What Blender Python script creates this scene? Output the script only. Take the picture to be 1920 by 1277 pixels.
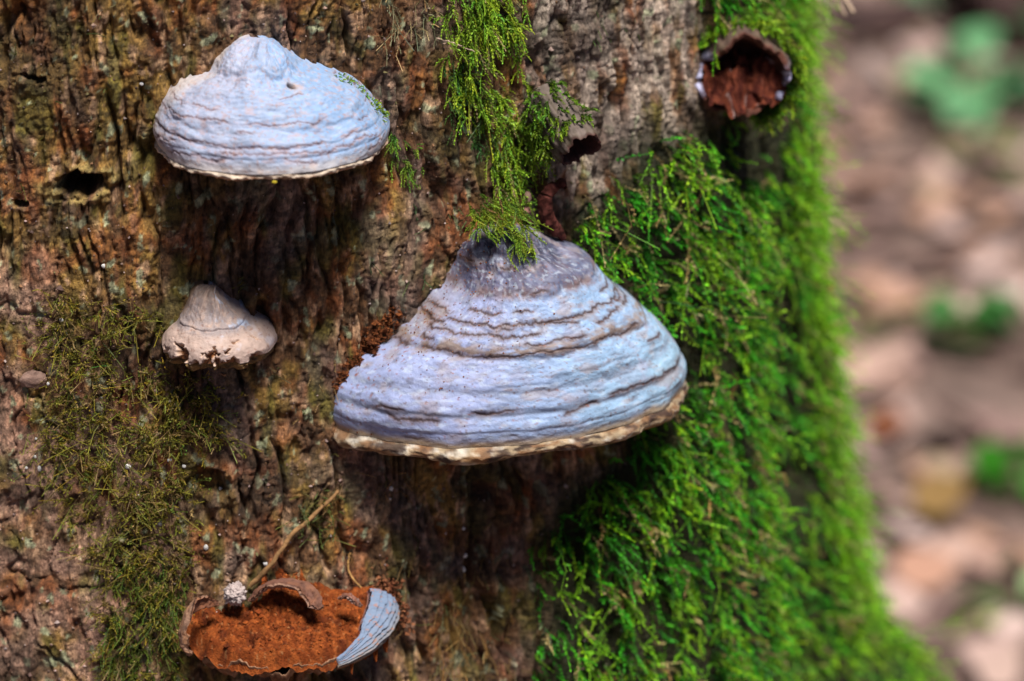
import bpy, math, random
import numpy as np
from mathutils import Vector, Matrix

sc = bpy.context.scene
for o in list(bpy.data.objects):
    bpy.data.objects.remove(o)
RNG = np.random.default_rng(7)
random.seed(7)

# ------------------------------------------------------------------ camera, sky, sun, exposure
F_PX = 1920 * 105 / 36
PITCH = math.radians(20)
CAM = np.array([0.230, -2.054, 1.352])
FW = np.array([0, math.cos(PITCH), -math.sin(PITCH)])
UP = np.array([0, math.sin(PITCH), math.cos(PITCH)])
cam_d = bpy.data.cameras.new('camera')
cam = bpy.data.objects.new('camera', cam_d)
sc.collection.objects.link(cam)
cam.location = CAM
cam.rotation_euler = (math.pi / 2 - PITCH, 0, 0)
cam_d.lens = 105
cam_d.sensor_width = 36
cam_d.clip_start = 0.05
cam_d.clip_end = 400
cam_d.dof.use_dof = True
cam_d.dof.focus_distance = 1.69
cam_d.dof.aperture_fstop = 3.6
cam_d.dof.aperture_blades = 9
sc.camera = cam

SUN_EL = math.radians(67)
SUN_AZ = math.radians(24)            # measured from the camera side (-Y) towards +X
sdir = np.array([math.sin(SUN_AZ) * math.cos(SUN_EL), -math.cos(SUN_AZ) * math.cos(SUN_EL), math.sin(SUN_EL)])
world = bpy.data.worlds.new('World')
sc.world = world
world.use_nodes = True
wn = world.node_tree.nodes
wl = world.node_tree.links
bg = wn['Background']
sky = wn.new('ShaderNodeTexSky')
sky.sky_type = 'NISHITA'
sky.sun_disc = False
sky.air_density = 0.35
sky.dust_density = 0.2
sky.ozone_density = 2.5
sky.altitude = 800
sky.sun_elevation = SUN_EL
sky.sun_rotation = math.atan2(sdir[0], sdir[1])
wl.new(sky.outputs['Color'], bg.inputs['Color'])
bg.inputs['Strength'].default_value = 0.05
sun_d = bpy.data.lights.new('sun', 'SUN')
sun_d.energy = 5.0
sun_d.angle = math.radians(17)
sun_d.color = (1.0, 0.95, 0.88)
sun = bpy.data.objects.new('sun', sun_d)
sc.collection.objects.link(sun)
sun.location = (0, 0, 8)
sun.rotation_euler = Vector(sdir).to_track_quat('Z', 'Y').to_euler()
sc.view_settings.view_transform = 'Standard'
sc.view_settings.look = 'None'
sc.view_settings.gamma = 1
sc.view_settings.use_curve_mapping = False
sc.view_settings.exposure = 0.48

# ------------------------------------------------------------------ helpers
def tag(o, label=None, cat=None, group=None, kind=None):
    if label: o['label'] = label
    if cat: o['category'] = cat
    if group: o['group'] = group
    if kind: o['kind'] = kind
    return o

def empty(name, loc, label=None, cat=None, group=None):
    o = bpy.data.objects.new(name, None)
    o.empty_display_size = 0.02
    sc.collection.objects.link(o)
    o.location = loc
    return tag(o, label, cat, group)

def mesh_obj(name, V, quads, mat, parent=None, col=None, tris=None, smooth=True):
    """V (n,3) world coordinates, quads (m,4), tris (k,3) -> one linked mesh object; origin kept at the parent"""
    V = np.asarray(V, dtype=np.float64)
    loc = np.array(parent.matrix_basis.translation) if parent else None
    q = np.zeros((0, 4), int) if quads is None else np.asarray(quads)
    t = np.zeros((0, 3), int) if tris is None else np.asarray(tris)
    # chain of parents
    p = parent; off = np.zeros(3)
    while p is not None:
        off += np.array(p.location); p = p.parent
    me = bpy.data.meshes.new(name)
    if parent is None:
        off = np.array([V[:, 0].mean(), V[:, 1].mean(), V[:, 2].min()])
    W = V - off
    me.vertices.add(len(W)); me.vertices.foreach_set('co', W.astype(np.float32).ravel())
    nl = q.size + t.size
    me.loops.add(nl)
    me.loops.foreach_set('vertex_index', np.concatenate([q.ravel(), t.ravel()]).astype(np.int32))
    me.polygons.add(len(q) + len(t))
    st = np.concatenate([np.arange(len(q)) * 4, q.size + np.arange(len(t)) * 3]).astype(np.int32)
    me.polygons.foreach_set('loop_start', st)
    me.polygons.foreach_set('use_smooth', np.full(len(q) + len(t), smooth))
    if col is not None:
        a = me.color_attributes.new('Col', 'FLOAT_COLOR', 'POINT')
        c = np.ones((len(V), 4), np.float32); c[:, :3] = np.clip(col, 0, 1)
        a.data.foreach_set('color', c.ravel())
    me.update(calc_edges=True)
    me.validate()
    me.materials.append(mat)
    o = bpy.data.objects.new(name, me)
    sc.collection.objects.link(o)
    if parent is not None: o.parent = parent
    else: o.location = off
    return o

def grid_quads(nr, nc, wrap=False):
    i = np.arange(nr - 1)[:, None]; j = np.arange(nc if wrap else nc - 1)[None, :]
    a = i * nc + j; b = i * nc + (j + 1) % nc
    return np.stack([a + 0 * b, b + 0 * a, b + nc, a + nc], -1).reshape(-1, 4)

_perm = np.random.default_rng(1).integers(0, 1 << 16, 1 << 16)
def _hash(ix, iy, iz, seed):
    h = _perm[(ix + seed * 131) & 65535]
    h = _perm[(h + iy) & 65535]
    return _perm[(h + iz) & 65535]
def noise(x, y, z=0.0, seed=0):
    """gradient noise, about -1..1"""
    x, y, z = np.broadcast_arrays(np.asarray(x, float), np.asarray(y, float), np.asarray(z, float))
    flat = not np.any(z)
    ix = np.floor(x).astype(np.int64); iy = np.floor(y).astype(np.int64); iz = np.floor(z).astype(np.int64)
    fx = x - ix; fy = y - iy; fz = z - iz
    u = fx * fx * fx * (fx * (fx * 6 - 15) + 10); v = fy * fy * fy * (fy * (fy * 6 - 15) + 10); w = fz * fz * fz * (fz * (fz * 6 - 15) + 10)
    def g(dx, dy, dz):
        h = _hash(ix + dx, iy + dy, iz + dz, seed)
        a = h * (2 * np.pi / 65536)
        if flat:
            return np.cos(a) * (fx - dx) + np.sin(a) * (fy - dy)
        c = ((h * 7919) % 65536) / 32768.0 - 1; s = np.sqrt(1 - c * c)
        return s * np.cos(a) * (fx - dx) + s * np.sin(a) * (fy - dy) + c * (fz - dz)
    def pl(dz):
        a = g(0, 0, dz); b = g(1, 0, dz); c = g(0, 1, dz); d = g(1, 1, dz)
        a = a + u * (b - a); c = c + u * (d - c)
        return a + v * (c - a)
    r = pl(0)
    if not flat: r = r + w * (pl(1) - r)
    return r * 1.5
def fbm(x, y, z=0.0, seed=0, oct=4, gain=0.5):
    s = 0; a = 1; t = 0
    for k in range(oct):
        s = s + a * noise(np.asarray(x) * 2**k, np.asarray(y) * 2**k, np.asarray(z) * 2**k, seed + k * 17); t += a; a *= gain
    return s / t
def cells(x, y, seed=0):
    """worley: nearest distance, second distance, cell random"""
    x, y = np.broadcast_arrays(np.asarray(x, float), np.asarray(y, float))
    ix = np.floor(x).astype(np.int64); iy = np.floor(y).astype(np.int64)
    d1 = np.full(x.shape, 9.0); d2 = d1.copy(); rid = np.zeros(x.shape)
    for dx in (-1, 0, 1):
        for dy in (-1, 0, 1):
            h = _hash(ix + dx, iy + dy, 0 * ix, seed)
            px = ix + dx + (h & 255) / 255.0; py = iy + dy + (h >> 8) / 255.0
            d = np.hypot(px - x, py - y); n = d < d1
            d2 = np.where(n, d1, np.minimum(d2, d)); rid = np.where(n, ((h * 40503) % 65536) / 65536.0, rid); d1 = np.where(n, d, d1)
    return d1, d2, rid
def sst(a, b, x):
    t = np.clip((x - a) / (b - a), 0, 1); return t * t * (3 - 2 * t)
def mix(a, b, t):
    t = np.asarray(t)[..., None]; return np.asarray(a) * (1 - t) + np.asarray(b) * t
def unit(v):
    return v / (np.linalg.norm(v, axis=-1, keepdims=True) + 1e-12)

def project(p):
    q = np.asarray(p) - CAM; d = q @ FW
    return 960 + F_PX * q[..., 0] / d, 638.5 - F_PX * (q @ UP) / d, d
def ray(px, py):
    px = np.asarray(px, float); py = np.asarray(py, float)
    r = FW + np.stack([(px - 960) / F_PX, 0 * px, 0 * px], -1) - ((py - 638.5) / F_PX)[..., None] * UP
    return r

# ------------------------------------------------------------------ materials
def vmat(name, rough=0.85, bump=0.0, scale=900.0, var=0.0, trans=0.0, spec=0.3, vscale=None, coat=0.0, stretch=(1, 1, 1)):
    m = bpy.data.materials.new(name); m.use_nodes = True
    nt = m.node_tree; n = nt.nodes; l = nt.links
    p = n['Principled BSDF']
    at = n.new('ShaderNodeAttribute'); at.attribute_name = 'Col'
    col = at.outputs['Color']
    tc = n.new('ShaderNodeTexCoord')
    mp = n.new('ShaderNodeMapping'); mp.inputs['Scale'].default_value = stretch
    l.new(tc.outputs['Object'], mp.inputs['Vector'])
    if var > 0:
        nz = n.new('ShaderNodeTexNoise'); nz.inputs['Scale'].default_value = vscale or scale * 0.4
        nz.inputs['Detail'].default_value = 5
        l.new(mp.outputs['Vector'], nz.inputs['Vector'])
        mr = n.new('ShaderNodeMapRange')
        mr.inputs['From Min'].default_value = 0.3; mr.inputs['From Max'].default_value = 0.7
        mr.inputs['To Min'].default_value = 1 - var; mr.inputs['To Max'].default_value = 1 + var
        l.new(nz.outputs['Fac'], mr.inputs['Value'])
        mx = n.new('ShaderNodeVectorMath'); mx.operation = 'SCALE'
        l.new(col, mx.inputs[0]); l.new(mr.outputs['Result'], mx.inputs['Scale'])
        col = mx.outputs['Vector']
    l.new(col, p.inputs['Base Color'])
    p.inputs['Roughness'].default_value = rough
    p.inputs['Specular IOR Level'].default_value = spec
    if coat: p.inputs['Coat Weight'].default_value = coat; p.inputs['Coat Roughness'].default_value = 0.35
    if bump > 0:
        nb = n.new('ShaderNodeTexNoise'); nb.inputs['Scale'].default_value = scale; nb.inputs['Detail'].default_value = 6
        nb.inputs['Roughness'].default_value = 0.65
        l.new(mp.outputs['Vector'], nb.inputs['Vector'])
        bp = n.new('ShaderNodeBump'); bp.inputs['Strength'].default_value = 1.0; bp.inputs['Distance'].default_value = bump
        l.new(nb.outputs['Fac'], bp.inputs['Height']); l.new(bp.outputs['Normal'], p.inputs['Normal'])
    if trans > 0:
        tb = n.new('ShaderNodeBsdfTranslucent'); l.new(col, tb.inputs['Color'])
        ms = n.new('ShaderNodeMixShader'); ms.inputs['Fac'].default_value = trans
        out = n['Material Output']
        l.new(p.outputs['BSDF'], ms.inputs[1]); l.new(tb.outputs['BSDF'], ms.inputs[2]); l.new(ms.outputs['Shader'], out.inputs['Surface'])
    return m
M_BARK = vmat('bark', 0.8, 0.0030, 800, 0.55, spec=0.35, vscale=500, stretch=(1, 1, 0.45))
M_CRUST = vmat('fungus_crust', 0.62, 0.0005, 600, 0.10, spec=0.4, vscale=300)
M_MARGIN = vmat('fungus_margin', 0.75, 0.0008, 500, 0.3, spec=0.3, vscale=220)
M_FLESH = vmat('crumbly_flesh', 0.95, 0.0014, 900, 0.35, spec=0.15, vscale=600)
M_MOSS = vmat('moss', 0.55, 0, trans=0.3, spec=0.35)
M_LEAF = vmat('leaf', 0.55, 0.0, trans=0.2, spec=0.4)
M_LITTER = vmat('litter', 0.8, 0, trans=0.1, spec=0.25)
M_SOIL = vmat('soil', 0.95, 0.02, 30, 0.4, spec=0.1, vscale=12)
M_TWIG = vmat('twig', 0.85, 0.0004, 900, 0.3, spec=0.2, vscale=500)
M_CRUMB = vmat('pale_crumb', 0.8, 0.0006, 900, 0.15, spec=0.3)

# ------------------------------------------------------------------ trunk
_RZ = np.array([-0.72, 0.0, 0.25, 0.42, 0.51, 0.60, 0.72, 0.90, 1.10, 2.0, 5.0])
_RR = np.array([0.85, 0.62, 0.545, 0.503, 0.484, 0.469, 0.457, 0.443, 0.437, 0.42, 0.38])
_zz = np.linspace(-0.72, 5, 2289)
_rr = np.convolve(np.pad(np.interp(_zz, _RZ, _RR), 30, mode='edge'), np.ones(61) / 61, 'valid')
def wrapdeg(a): return (a + 180) % 360 - 180
def trunk_R(th, z):
    d = np.degrees(th)
    r = np.interp(z, _zz, _rr)
    g = lambda c, s: np.exp(-(wrapdeg(d - c) / s) ** 2)
    low = sst(0.95, 0.5, z)
    r = r + 0.010 * g(46, 12) * (0.35 + low) - 0.034 * g(64, 5.0) * (0.25 + 0.9 * low) + 0.008 * g(80, 9) * low
    r = r + 0.062 * g(80, 13) * np.exp(-((z - 0.335) / 0.055) ** 2)
    r = r - (0.0195 + 0.006 * sst(0.5, 0.8, z)) * g(86, 19)
    r = r - 0.012 * g(25, 7) * sst(0.7, 0.5, z) + 0.008 * g(8, 8) * low
    r = r + 0.012 * np.sin(3 * th + 1) * sst(0.9, 0.2, z) + 0.02 * np.sin(5 * th + 2.1) * sst(0.5, 0.0, z)
    return r
def pix_trunk(px, py):
    """where the ray through a pixel meets the undisplaced trunk -> theta, z"""
    px = np.atleast_1d(np.asarray(px, float)); py = np.atleast_1d(np.asarray(py, float))
    r = ray(px, py); t = np.full(px.shape, 1.40); hit = np.zeros(px.shape, bool); lo = t.copy()
    for k in range(240):
        p = CAM + t[:, None] * r
        f = np.hypot(p[:, 0], p[:, 1]) - trunk_R(np.arctan2(p[:, 0], -p[:, 1]), p[:, 2])
        hit |= f < 0
        t = np.where(hit, t, t + 0.004)
    lo = t - 0.004; hi = t
    for k in range(24):
        m = (lo + hi) / 2; p = CAM + m[:, None] * r
        f = np.hypot(p[:, 0], p[:, 1]) - trunk_R(np.arctan2(p[:, 0], -p[:, 1]), p[:, 2])
        hi = np.where(f < 0, m, hi); lo = np.where(f < 0, lo, m)
    p = CAM + hi[:, None] * r
    return np.arctan2(p[:, 0], -p[:, 1]), p[:, 2], hit
def cyl(th, z, r):
    return np.stack([r * np.sin(th), -r * np.cos(th), z + 0 * th], -1)

def px_mask(th, z, poly, soft=18, px=None, py=None):
    """1 inside the patch whose corners, found in the photograph, were carried onto the trunk"""
    if px is None:
        px, py, _ = project(cyl(th, z, trunk_R(th, z)))
    P = np.asarray(poly, float)
    ins = np.zeros(px.shape, bool); dist = np.full(px.shape, 1e9)
    for (x0, y0), (x1, y1) in zip(P, np.roll(P, -1, 0)):
        c = (y0 > py) != (y1 > py)
        xi = (x1 - x0) * (py - y0) / (y1 - y0 + 1e-9) + x0
        ins ^= c & (px < xi)
        L2 = (x1 - x0) ** 2 + (y1 - y0) ** 2
        t = np.clip(((px - x0) * (x1 - x0) + (py - y0) * (y1 - y0)) / L2, 0, 1)
        dist = np.minimum(dist, np.hypot(px - x0 - t * (x1 - x0), py - y0 - t * (y1 - y0)))
    return sst(-soft, soft, np.where(ins, dist, -dist))

def seg(a, b, n): return np.linspace(a, b, n, endpoint=False)
TH = np.radians(np.concatenate([seg(-180, -32, 44), seg(-32, 50, 620), seg(50, 100, 150), seg(100, 180, 26)]))
ZG = np.concatenate([seg(-0.68, 0.30, 40), seg(0.30, 0.52, 70), seg(0.52, 0.985, 490), seg(0.985, 1.2, 24), np.linspace(1.2, 4.6, 26)])
TG, ZZ = np.meshgrid(TH, ZG)
S = TG * 0.46
PXG, PYG, _ = project(cyl(TG, ZZ, trunk_R(TG, ZZ)))
front = (np.degrees(TG) > -60) & (np.degrees(TG) < 84)
def gmask(poly, soft=18): return np.where(front, px_mask(TG, ZZ, poly, soft, PXG, PYG), 0)

PLATY = [(-300, 480), (110, 500), (150, 700), (330, 960), (330, 1090), (200, 1400), (-300, 1500)]
GREY = [(985, -80), (1330, -80), (1300, 330), (1150, 400), (1010, 400), (1000, 200)]
DARKBAND = [(640, 880), (1000, 880), (990, 1350), (640, 1350)]
m_plate = gmask(PLATY, 60); m_grey = gmask(GREY, 30)

wx = fbm(S / 0.05, ZZ / 0.10, seed=3, oct=3) * 0.010
wx2 = fbm(S / 0.012, ZZ / 0.014, seed=5, oct=2) * 0.0022
n1 = noise((S + wx + wx2) / 0.0135, ZZ / 0.070, seed=11)
n2 = noise((S + wx * 1.2 + wx2) / 0.0060, ZZ / 0.055, seed=13)
fur1 = np.exp(-(n1 / 0.13) ** 2)
fur2 = np.exp(-(n2 / 0.16) ** 2)
rid = cells((S + wx) / 0.010, ZZ / 0.05, 4)[2]
zshift = rid * 0.03
cw = ZZ + fbm(S / 0.010, ZZ / 0.010, seed=21, oct=2) * 0.0018 + zshift
n3 = noise((S + wx) / 0.009, cw / 0.0036, seed=23)
fur3 = np.exp(-(n3 / 0.22) ** 2)
d1, d2, cid = cells((S + wx + wx2) / 0.0050, cw / 0.0036, 9)
bump = np.clip(1 - d1 * 1.2, 0, 1)
# larger plates that flake away in steps
e1, e2, pid = cells((S + 1.5 * wx) / 0.030 + fbm(S / 0.02, ZZ / 0.02, seed=61, oct=2) * 0.5, ZZ / 0.055 + fbm(S / 0.02, ZZ / 0.02, seed=63, oct=2) * 0.4, 15)
pedge = np.exp(-((e2 - e1) / 0.07) ** 2)
H = fbm(S / 0.12, ZZ / 0.2, seed=31, oct=3) * 0.006
rough_amt = (1 - 0.65 * m_plate) * (1 - 0.2 * m_grey)
H = H - 0.0078 * fur1 * rough_amt * (0.35 + 0.9 * sst(-.25, .25, fbm(S / 0.06, ZZ / 0.07, seed=35, oct=2))) * (0.5 + 0.7 * sst(-0.4, 0.5, noise(S / 0.03, ZZ / 0.05, seed=33)))
H = H - 0.0040 * fur2 * rough_amt * (0.3 + 0.9 * sst(-.2, .3, fbm(S / 0.03, ZZ / 0.04, seed=37, oct=2)))
H = H - 0.0009 * fur3 * (1 - 0.35 * m_plate) + 0.0007 * bump * (1 - 0.6 * m_plate)
H = H + (pid - 0.5) * (0.0022 + 0.0022 * m_plate) - 0.0028 * pedge * (0.25 + 0.75 * m_plate)
H = H + fbm(S / 0.005, ZZ / 0.005, seed=41, oct=3) * 0.0008
# chunks missing and lifted scabs
sc1 = fbm((S + wx) / 0.018, ZZ / 0.045, seed=51, oct=3)
H = H + 0.0025 * sst(0.28, 0.40, sc1) - 0.0035 * sst(0.30, 0.42, -sc1)
# knot holes with raised lips
def knot(px, py, ax, ay, depth, tilt=0.0, lip=0.005):
    global H
    t0, z0, _ = pix_trunk(px, py)
    du = (TG - t0[0]) * 0.46; dz = ZZ - z0[0]
    a = du * math.cos(tilt) + dz * math.sin(tilt); b = -du * math.sin(tilt) + dz * math.cos(tilt)
    b = b + noise(du / 0.009, dz / 0.006, seed=71) * 0.0030 + noise(du / 0.003, dz / 0.003, seed=73) * 0.0010
    r = np.sqrt((a / ax) ** 2 + (b / ay) ** 2)
    H = H - depth * sst(1.0, 0.55, r) + lip * np.exp(-((r - 1.25) / 0.28) ** 2) * (0.4 + 0.9 * noise(du / 0.01, dz / 0.006, seed=75))
    return r
k1 = knot(147, 348, 0.0160, 0.0076, 0.030, 0.10, 0.007)
k2 = knot(37, 386, 0.0052, 0.0042, 0.014, 0.2, 0.002)
k3 = knot(60, 150, 0.009, 0.003, 0.008, -0.3, 0.002)
k4 = knot(395, 910, 0.010, 0.012, 0.010, 1.2, 0.002)
k5 = knot(1380, 255, 0.020, 0.022, 0.012, 0, 0)  # lipless dent rather than a knot, sunk where the hollow bracket's shadow falls
fade = sst(-0.4, 0.1, ZZ)
RG = trunk_R(TG, ZZ) + H * (0.4 + 0.6 * fade)

# bark colour: patches of algae, lichen, rust and bare tan bark, each with a shape of its own; shade in moss gaps painted in
c_br = np.array([0.110, 0.052, 0.022]); c_tan = np.array([0.36, 0.215, 0.125]); c_och = np.array([0.24, 0.140, 0.032])
c_oli = np.array([0.095, 0.085, 0.014]); c_rust = np.array([0.19, 0.055, 0.015]); c_pink = np.array([0.36, 0.215, 0.155])
c_grey = np.array([0.40, 0.325, 0.265]); c_lich = np.array([0.30, 0.33, 0.20]); c_dk = np.array([0.030, 0.018, 0.012])
c_moss_shade = np.array([0.045, 0.055, 0.012])
def nz(sx, sz, seed, o=3): return fbm((S + wx) / sx, ZZ / sz, seed=seed, oct=o)
COL = mix(c_br, c_och, sst(0.0, 0.22, nz(0.03, 0.05, 101)) * 0.8)
COL = mix(COL, c_och, gmask([(-300, -200), (420, -200), (330, 330), (420, 600), (250, 560), (-300, 560)], 120) * sst(-0.35, 0.1, nz(0.02, 0.04, 102)) * 0.6)
COL = mix(COL, c_tan, sst(0.10, 0.26, nz(0.008, 0.02, 103, 4)) * 0.85)
COL = mix(COL, c_rust, sst(0.02, 0.2, nz(0.025, 0.035, 105)) * 0.65)
COL = mix(COL, c_oli, sst(0.05, 0.35, nz(0.016, 0.04, 107)) * 0.75)
COL = mix(COL, c_pink, m_plate * sst(-0.25, 0.25, nz(0.03, 0.03, 109)) * 0.75)
COL = mix(COL, c_grey, m_grey * sst(-0.3, 0.15, nz(0.012, 0.04, 111)) * 0.85)
COL = mix(COL, c_lich, sst(0.29, 0.35, nz(0.009, 0.013, 113, 4)) * 0.75)
COL = mix(COL, c_dk, sst(0.05, 0.3, nz(0.05, 0.06, 115)) * 0.6)
gp = sst(-0.05, 0.25, nz(0.04, 0.07, 119)) * (PXG > 380) * 0.45
COL = mix(COL, (0.17, 0.125, 0.11), gp)
COL = COL * (0.58 + 1.20 * cid)[..., None]
yel = np.array([0.42, 0.30, 0.10])
COL = mix(COL, yel, np.exp(-((k1 - 1.3) / 0.3) ** 2) * sst(-0.3, 0.2, nz(0.01, 0.01, 117)) * 0.9)
M_RIGHT = [(1200, 258), (1290, 245), (1300, 215), (1480, 215), (1500, 100), (1470, 40), (1400, 15), (1330, 30), (1300, -60), (1320, -200), (2600, -200), (2600, 1600), (985, 1600),
           (1010, 1180), (1010, 1060), (1035, 930), (1180, 840), (1180, 700), (1180, 560), (1060, 470), (1075, 395), (1150, 360)]
m_moss_r = np.where(np.degrees(TG) > 84, np.where(np.degrees(TG) < 150, 1.0, 0), gmask(M_RIGHT, 40))
COL = mix(COL, c_moss_shade * 0.45, m_moss_r * 0.95)  # green film under the moss, painted near black as shade in its gaps
trunk_mat = M_BARK
tree = empty('beech_tree', (0, 0, 0), 'broad old tree trunk with furrowed brown bark and mossy right flank', 'tree')
trunk_pts = cyl(TG, ZZ, RG).reshape(-1, 3)
mesh_obj('trunk', trunk_pts, grid_quads(len(ZG), len(TH), wrap=True), trunk_mat, tree, COL.reshape(-1, 3))

def surf(th, z, lift=0.0):
    """point on the displaced bark"""
    th = np.asarray(th, float); z = np.asarray(z, float)
    j = np.clip(np.searchsorted(TH, th) - 1, 0, len(TH) - 2); i = np.clip(np.searchsorted(ZG, z) - 1, 0, len(ZG) - 2)
    a = np.clip((th - TH[j]) / (TH[j + 1] - TH[j]), 0, 1); b = np.clip((z - ZG[i]) / (ZG[i + 1] - ZG[i]), 0, 1)
    r = RG[i, j] * (1 - a) * (1 - b) + RG[i, j + 1] * a * (1 - b) + RG[i + 1, j] * (1 - a) * b + RG[i + 1, j + 1] * a * b
    return cyl(th, z, r + lift)

# ------------------------------------------------------------------ ground
gx = np.concatenate([-np.geomspace(60, 3, 24), np.linspace(-2.8, 5, 110), np.geomspace(5.3, 60, 22)])
gy = np.concatenate([-np.geomspace(60, 3, 24), np.linspace(-2.8, 9, 130), np.geomspace(9.5, 80, 22)])
GX, GY = np.meshgrid(gx, gy)
def ground_z(x, y): return -0.50 + fbm(np.asarray(x) / 1.3, np.asarray(y) / 1.3, seed=201, oct=3) * 0.05 + fbm(np.asarray(x) / 9, np.asarray(y) / 9, seed=207, oct=2) * 0.25 * sst(8, 20, np.hypot(x, y))
GZ = ground_z(GX, GY)
gcol = mix(np.array([0.13, 0.085, 0.072]), np.array([0.20, 0.14, 0.12]), sst(-0.3, 0.3, fbm(GX / 0.4, GY / 0.4, seed=203)))
g = mesh_obj('ground', np.stack([GX, GY, GZ], -1).reshape(-1, 3), grid_quads(len(gy), len(gx)), M_SOIL, None, gcol.reshape(-1, 3))
tag(g, 'brown forest floor behind the tree', 'ground', kind='structure')

def leaf_template(kind='beech', nu=7, nv=5):
    u = np.linspace(0, 1, nu); v = np.linspace(-1, 1, nv)
    w = {'beech': np.sin(np.pi * u ** 0.85) ** 0.8 * 0.30, 'bramble': np.sin(np.pi * u ** 0.75) ** 0.7 * 0.38,
         'long': np.sin(np.pi * u ** 0.9) ** 0.9 * 0.19}[kind]
    U, Vv = np.meshgrid(u, v, indexing='ij')
    return U, Vv, w
def leaf_verts(pos, yaw, pitch, roll, size, kind='beech', curl=0.2, cup=0.2, nu=7, nv=5):
    U, Vv, w = leaf_template(kind, nu, nv)
    x = (U - 0.5); y = Vv * w[:, None]; z = cup * np.abs(y) * 1.0 + curl * (x ** 2) * 1.2
    P = np.stack([x, y, z], -1).reshape(-1, 3) * size
    R = np.array((Matrix.Rotation(yaw, 3, 'Z') @ Matrix.Rotation(pitch, 3, 'Y') @ Matrix.Rotation(roll, 3, 'X')))
    return P @ R.T + np.asarray(pos)
LQ = grid_quads(7, 5); LQ3 = grid_quads(6, 3)
litV = []; litC = []; litQ = []
pal = np.array([[0.44, 0.29, 0.22], [0.31, 0.185, 0.13], [0.52, 0.37, 0.32], [0.20, 0.12, 0.10], [0.38, 0.20, 0.10], [0.58, 0.45, 0.41], [0.23, 0.19, 0.08], [0.50, 0.35, 0.32]])
NL = 7000
lx = RNG.uniform(-1.5, 4.2, NL * 2); ly = RNG.uniform(-0.8, 9.5, NL * 2)
ok = (np.hypot(lx, ly) > 0.78) & ((lx > -0.3) | (RNG.random(NL * 2) < 0.4)); lx = lx[ok][:NL]; ly = ly[ok][:NL]
patch = fbm(lx / 0.35, ly / 0.35, seed=211, oct=2)
for k in range(len(lx)):
    z = float(ground_z(lx[k], ly[k])) + 0.012 + random.random() * 0.022
    V = leaf_verts((lx[k], ly[k], z), random.uniform(0, 6.28), random.gauss(0, 0.25), random.gauss(0, 0.3), random.uniform(0.07, 0.12), random.choice(['beech', 'beech', 'bramble']), random.uniform(-0.2, 0.5), random.uniform(-0.2, 0.4), 6, 3)
    idx = int(np.clip((patch[k] + 0.5) * 5 + random.gauss(1.2, 1.8), 0, 7))
    c = (pal[idx] * 0.6 + np.array([0.42, 0.28, 0.26]) * 0.4) * random.uniform(0.8, 1.12)
    litV.append(V); litC.append(np.repeat(c[None], len(V), 0)); litQ.append(LQ3 + k * 18)
tag(mesh_obj('leaf_litter', np.concatenate(litV), np.concatenate(litQ), M_LITTER, None, np.concatenate(litC)), 'brown and tan dead leaves carpeting the forest floor', 'leaf litter', kind='stuff')

def pix_ground(px, py, z=0.03):
    r = ray(px, py); t = (z - 0.50 - CAM[2]) / r[..., 2]; p = CAM + t[..., None] * r
    p[..., 2] = ground_z(p[..., 0], p[..., 1]) + z
    return p
def depth_of(p): return float((np.asarray(p) - CAM) @ FW)

# single fallen leaves that read as their own patches of colour
fallen = [(1650, 150, 150, (0.52, 0.40, 0.37), 'pale pinkish tan fallen leaf high on the forest floor beside the dark log'),
          (1750, 500, 190, (0.56, 0.41, 0.37), 'pale pink fallen leaf lying above the low dark green plant'),
          (1640, 340, 120, (0.42, 0.19, 0.10), 'orange brown fallen leaf close beside the mossy trunk edge'),
          (1790, 775, 170, (0.58, 0.42, 0.38), 'pale pink fallen leaf below the low dark green plant'),
          (1665, 775, 90, (0.30, 0.10, 0.04), 'rust red fallen leaf beside the trunk moss'),
          (1765, 905, 120, (0.30, 0.18, 0.06), 'ochre yellow fallen leaf near the glossy green leaves'),
          (1735, 1060, 130, (0.56, 0.31, 0.22), 'salmon coloured fallen leaf just above the mossy root knob'),
          (1905, 1050, 85, (0.32, 0.08, 0.03), 'dark red fallen leaf beside the pale green seedling'),
          (1720, 985, 100, (0.48, 0.34, 0.29), 'greyish pink fallen leaf above the salmon coloured one'),
          (1875, 1255, 110, (0.60, 0.42, 0.36), 'pale pink fallen leaf under the yellow green seedling')]
for i, (px, py, s, c, lab) in enumerate(fallen):
    p = pix_ground(px, py, 0.05); s = s * depth_of(p) / F_PX
    V = leaf_verts(p, random.uniform(0, 6), random.gauss(0, .3), 0.55, s, 'bramble', 0.2, 0.15)
    o = mesh_obj('fallen_leaf', V, LQ, M_LITTER, None, np.repeat(np.array(c)[None] * 0.72, len(V), 0))
    tag(o, lab, 'leaf', 'fallen leaves on the forest floor')

def tube(path, rad, nseg=6):
    path = np.asarray(path, float); n = len(path); rad = np.broadcast_to(rad, (n,))
    T = unit(np.gradient(path, axis=0)); ref = np.where(np.abs(T[:, 2:3]) > 0.9, np.array([[1.0, 0, 0]]), np.array([[0, 0, 1.0]]))
    A = unit(np.cross(T, ref)); B = np.cross(T, A)
    a = np.arange(nseg) * 2 * np.pi / nseg
    V = path[:, None] + rad[:, None, None] * (np.cos(a)[None, :, None] * A[:, None] + np.sin(a)[None, :, None] * B[:, None])
    V = V.reshape(-1, 3)
    return V, grid_quads(n, nseg, wrap=True)

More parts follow.
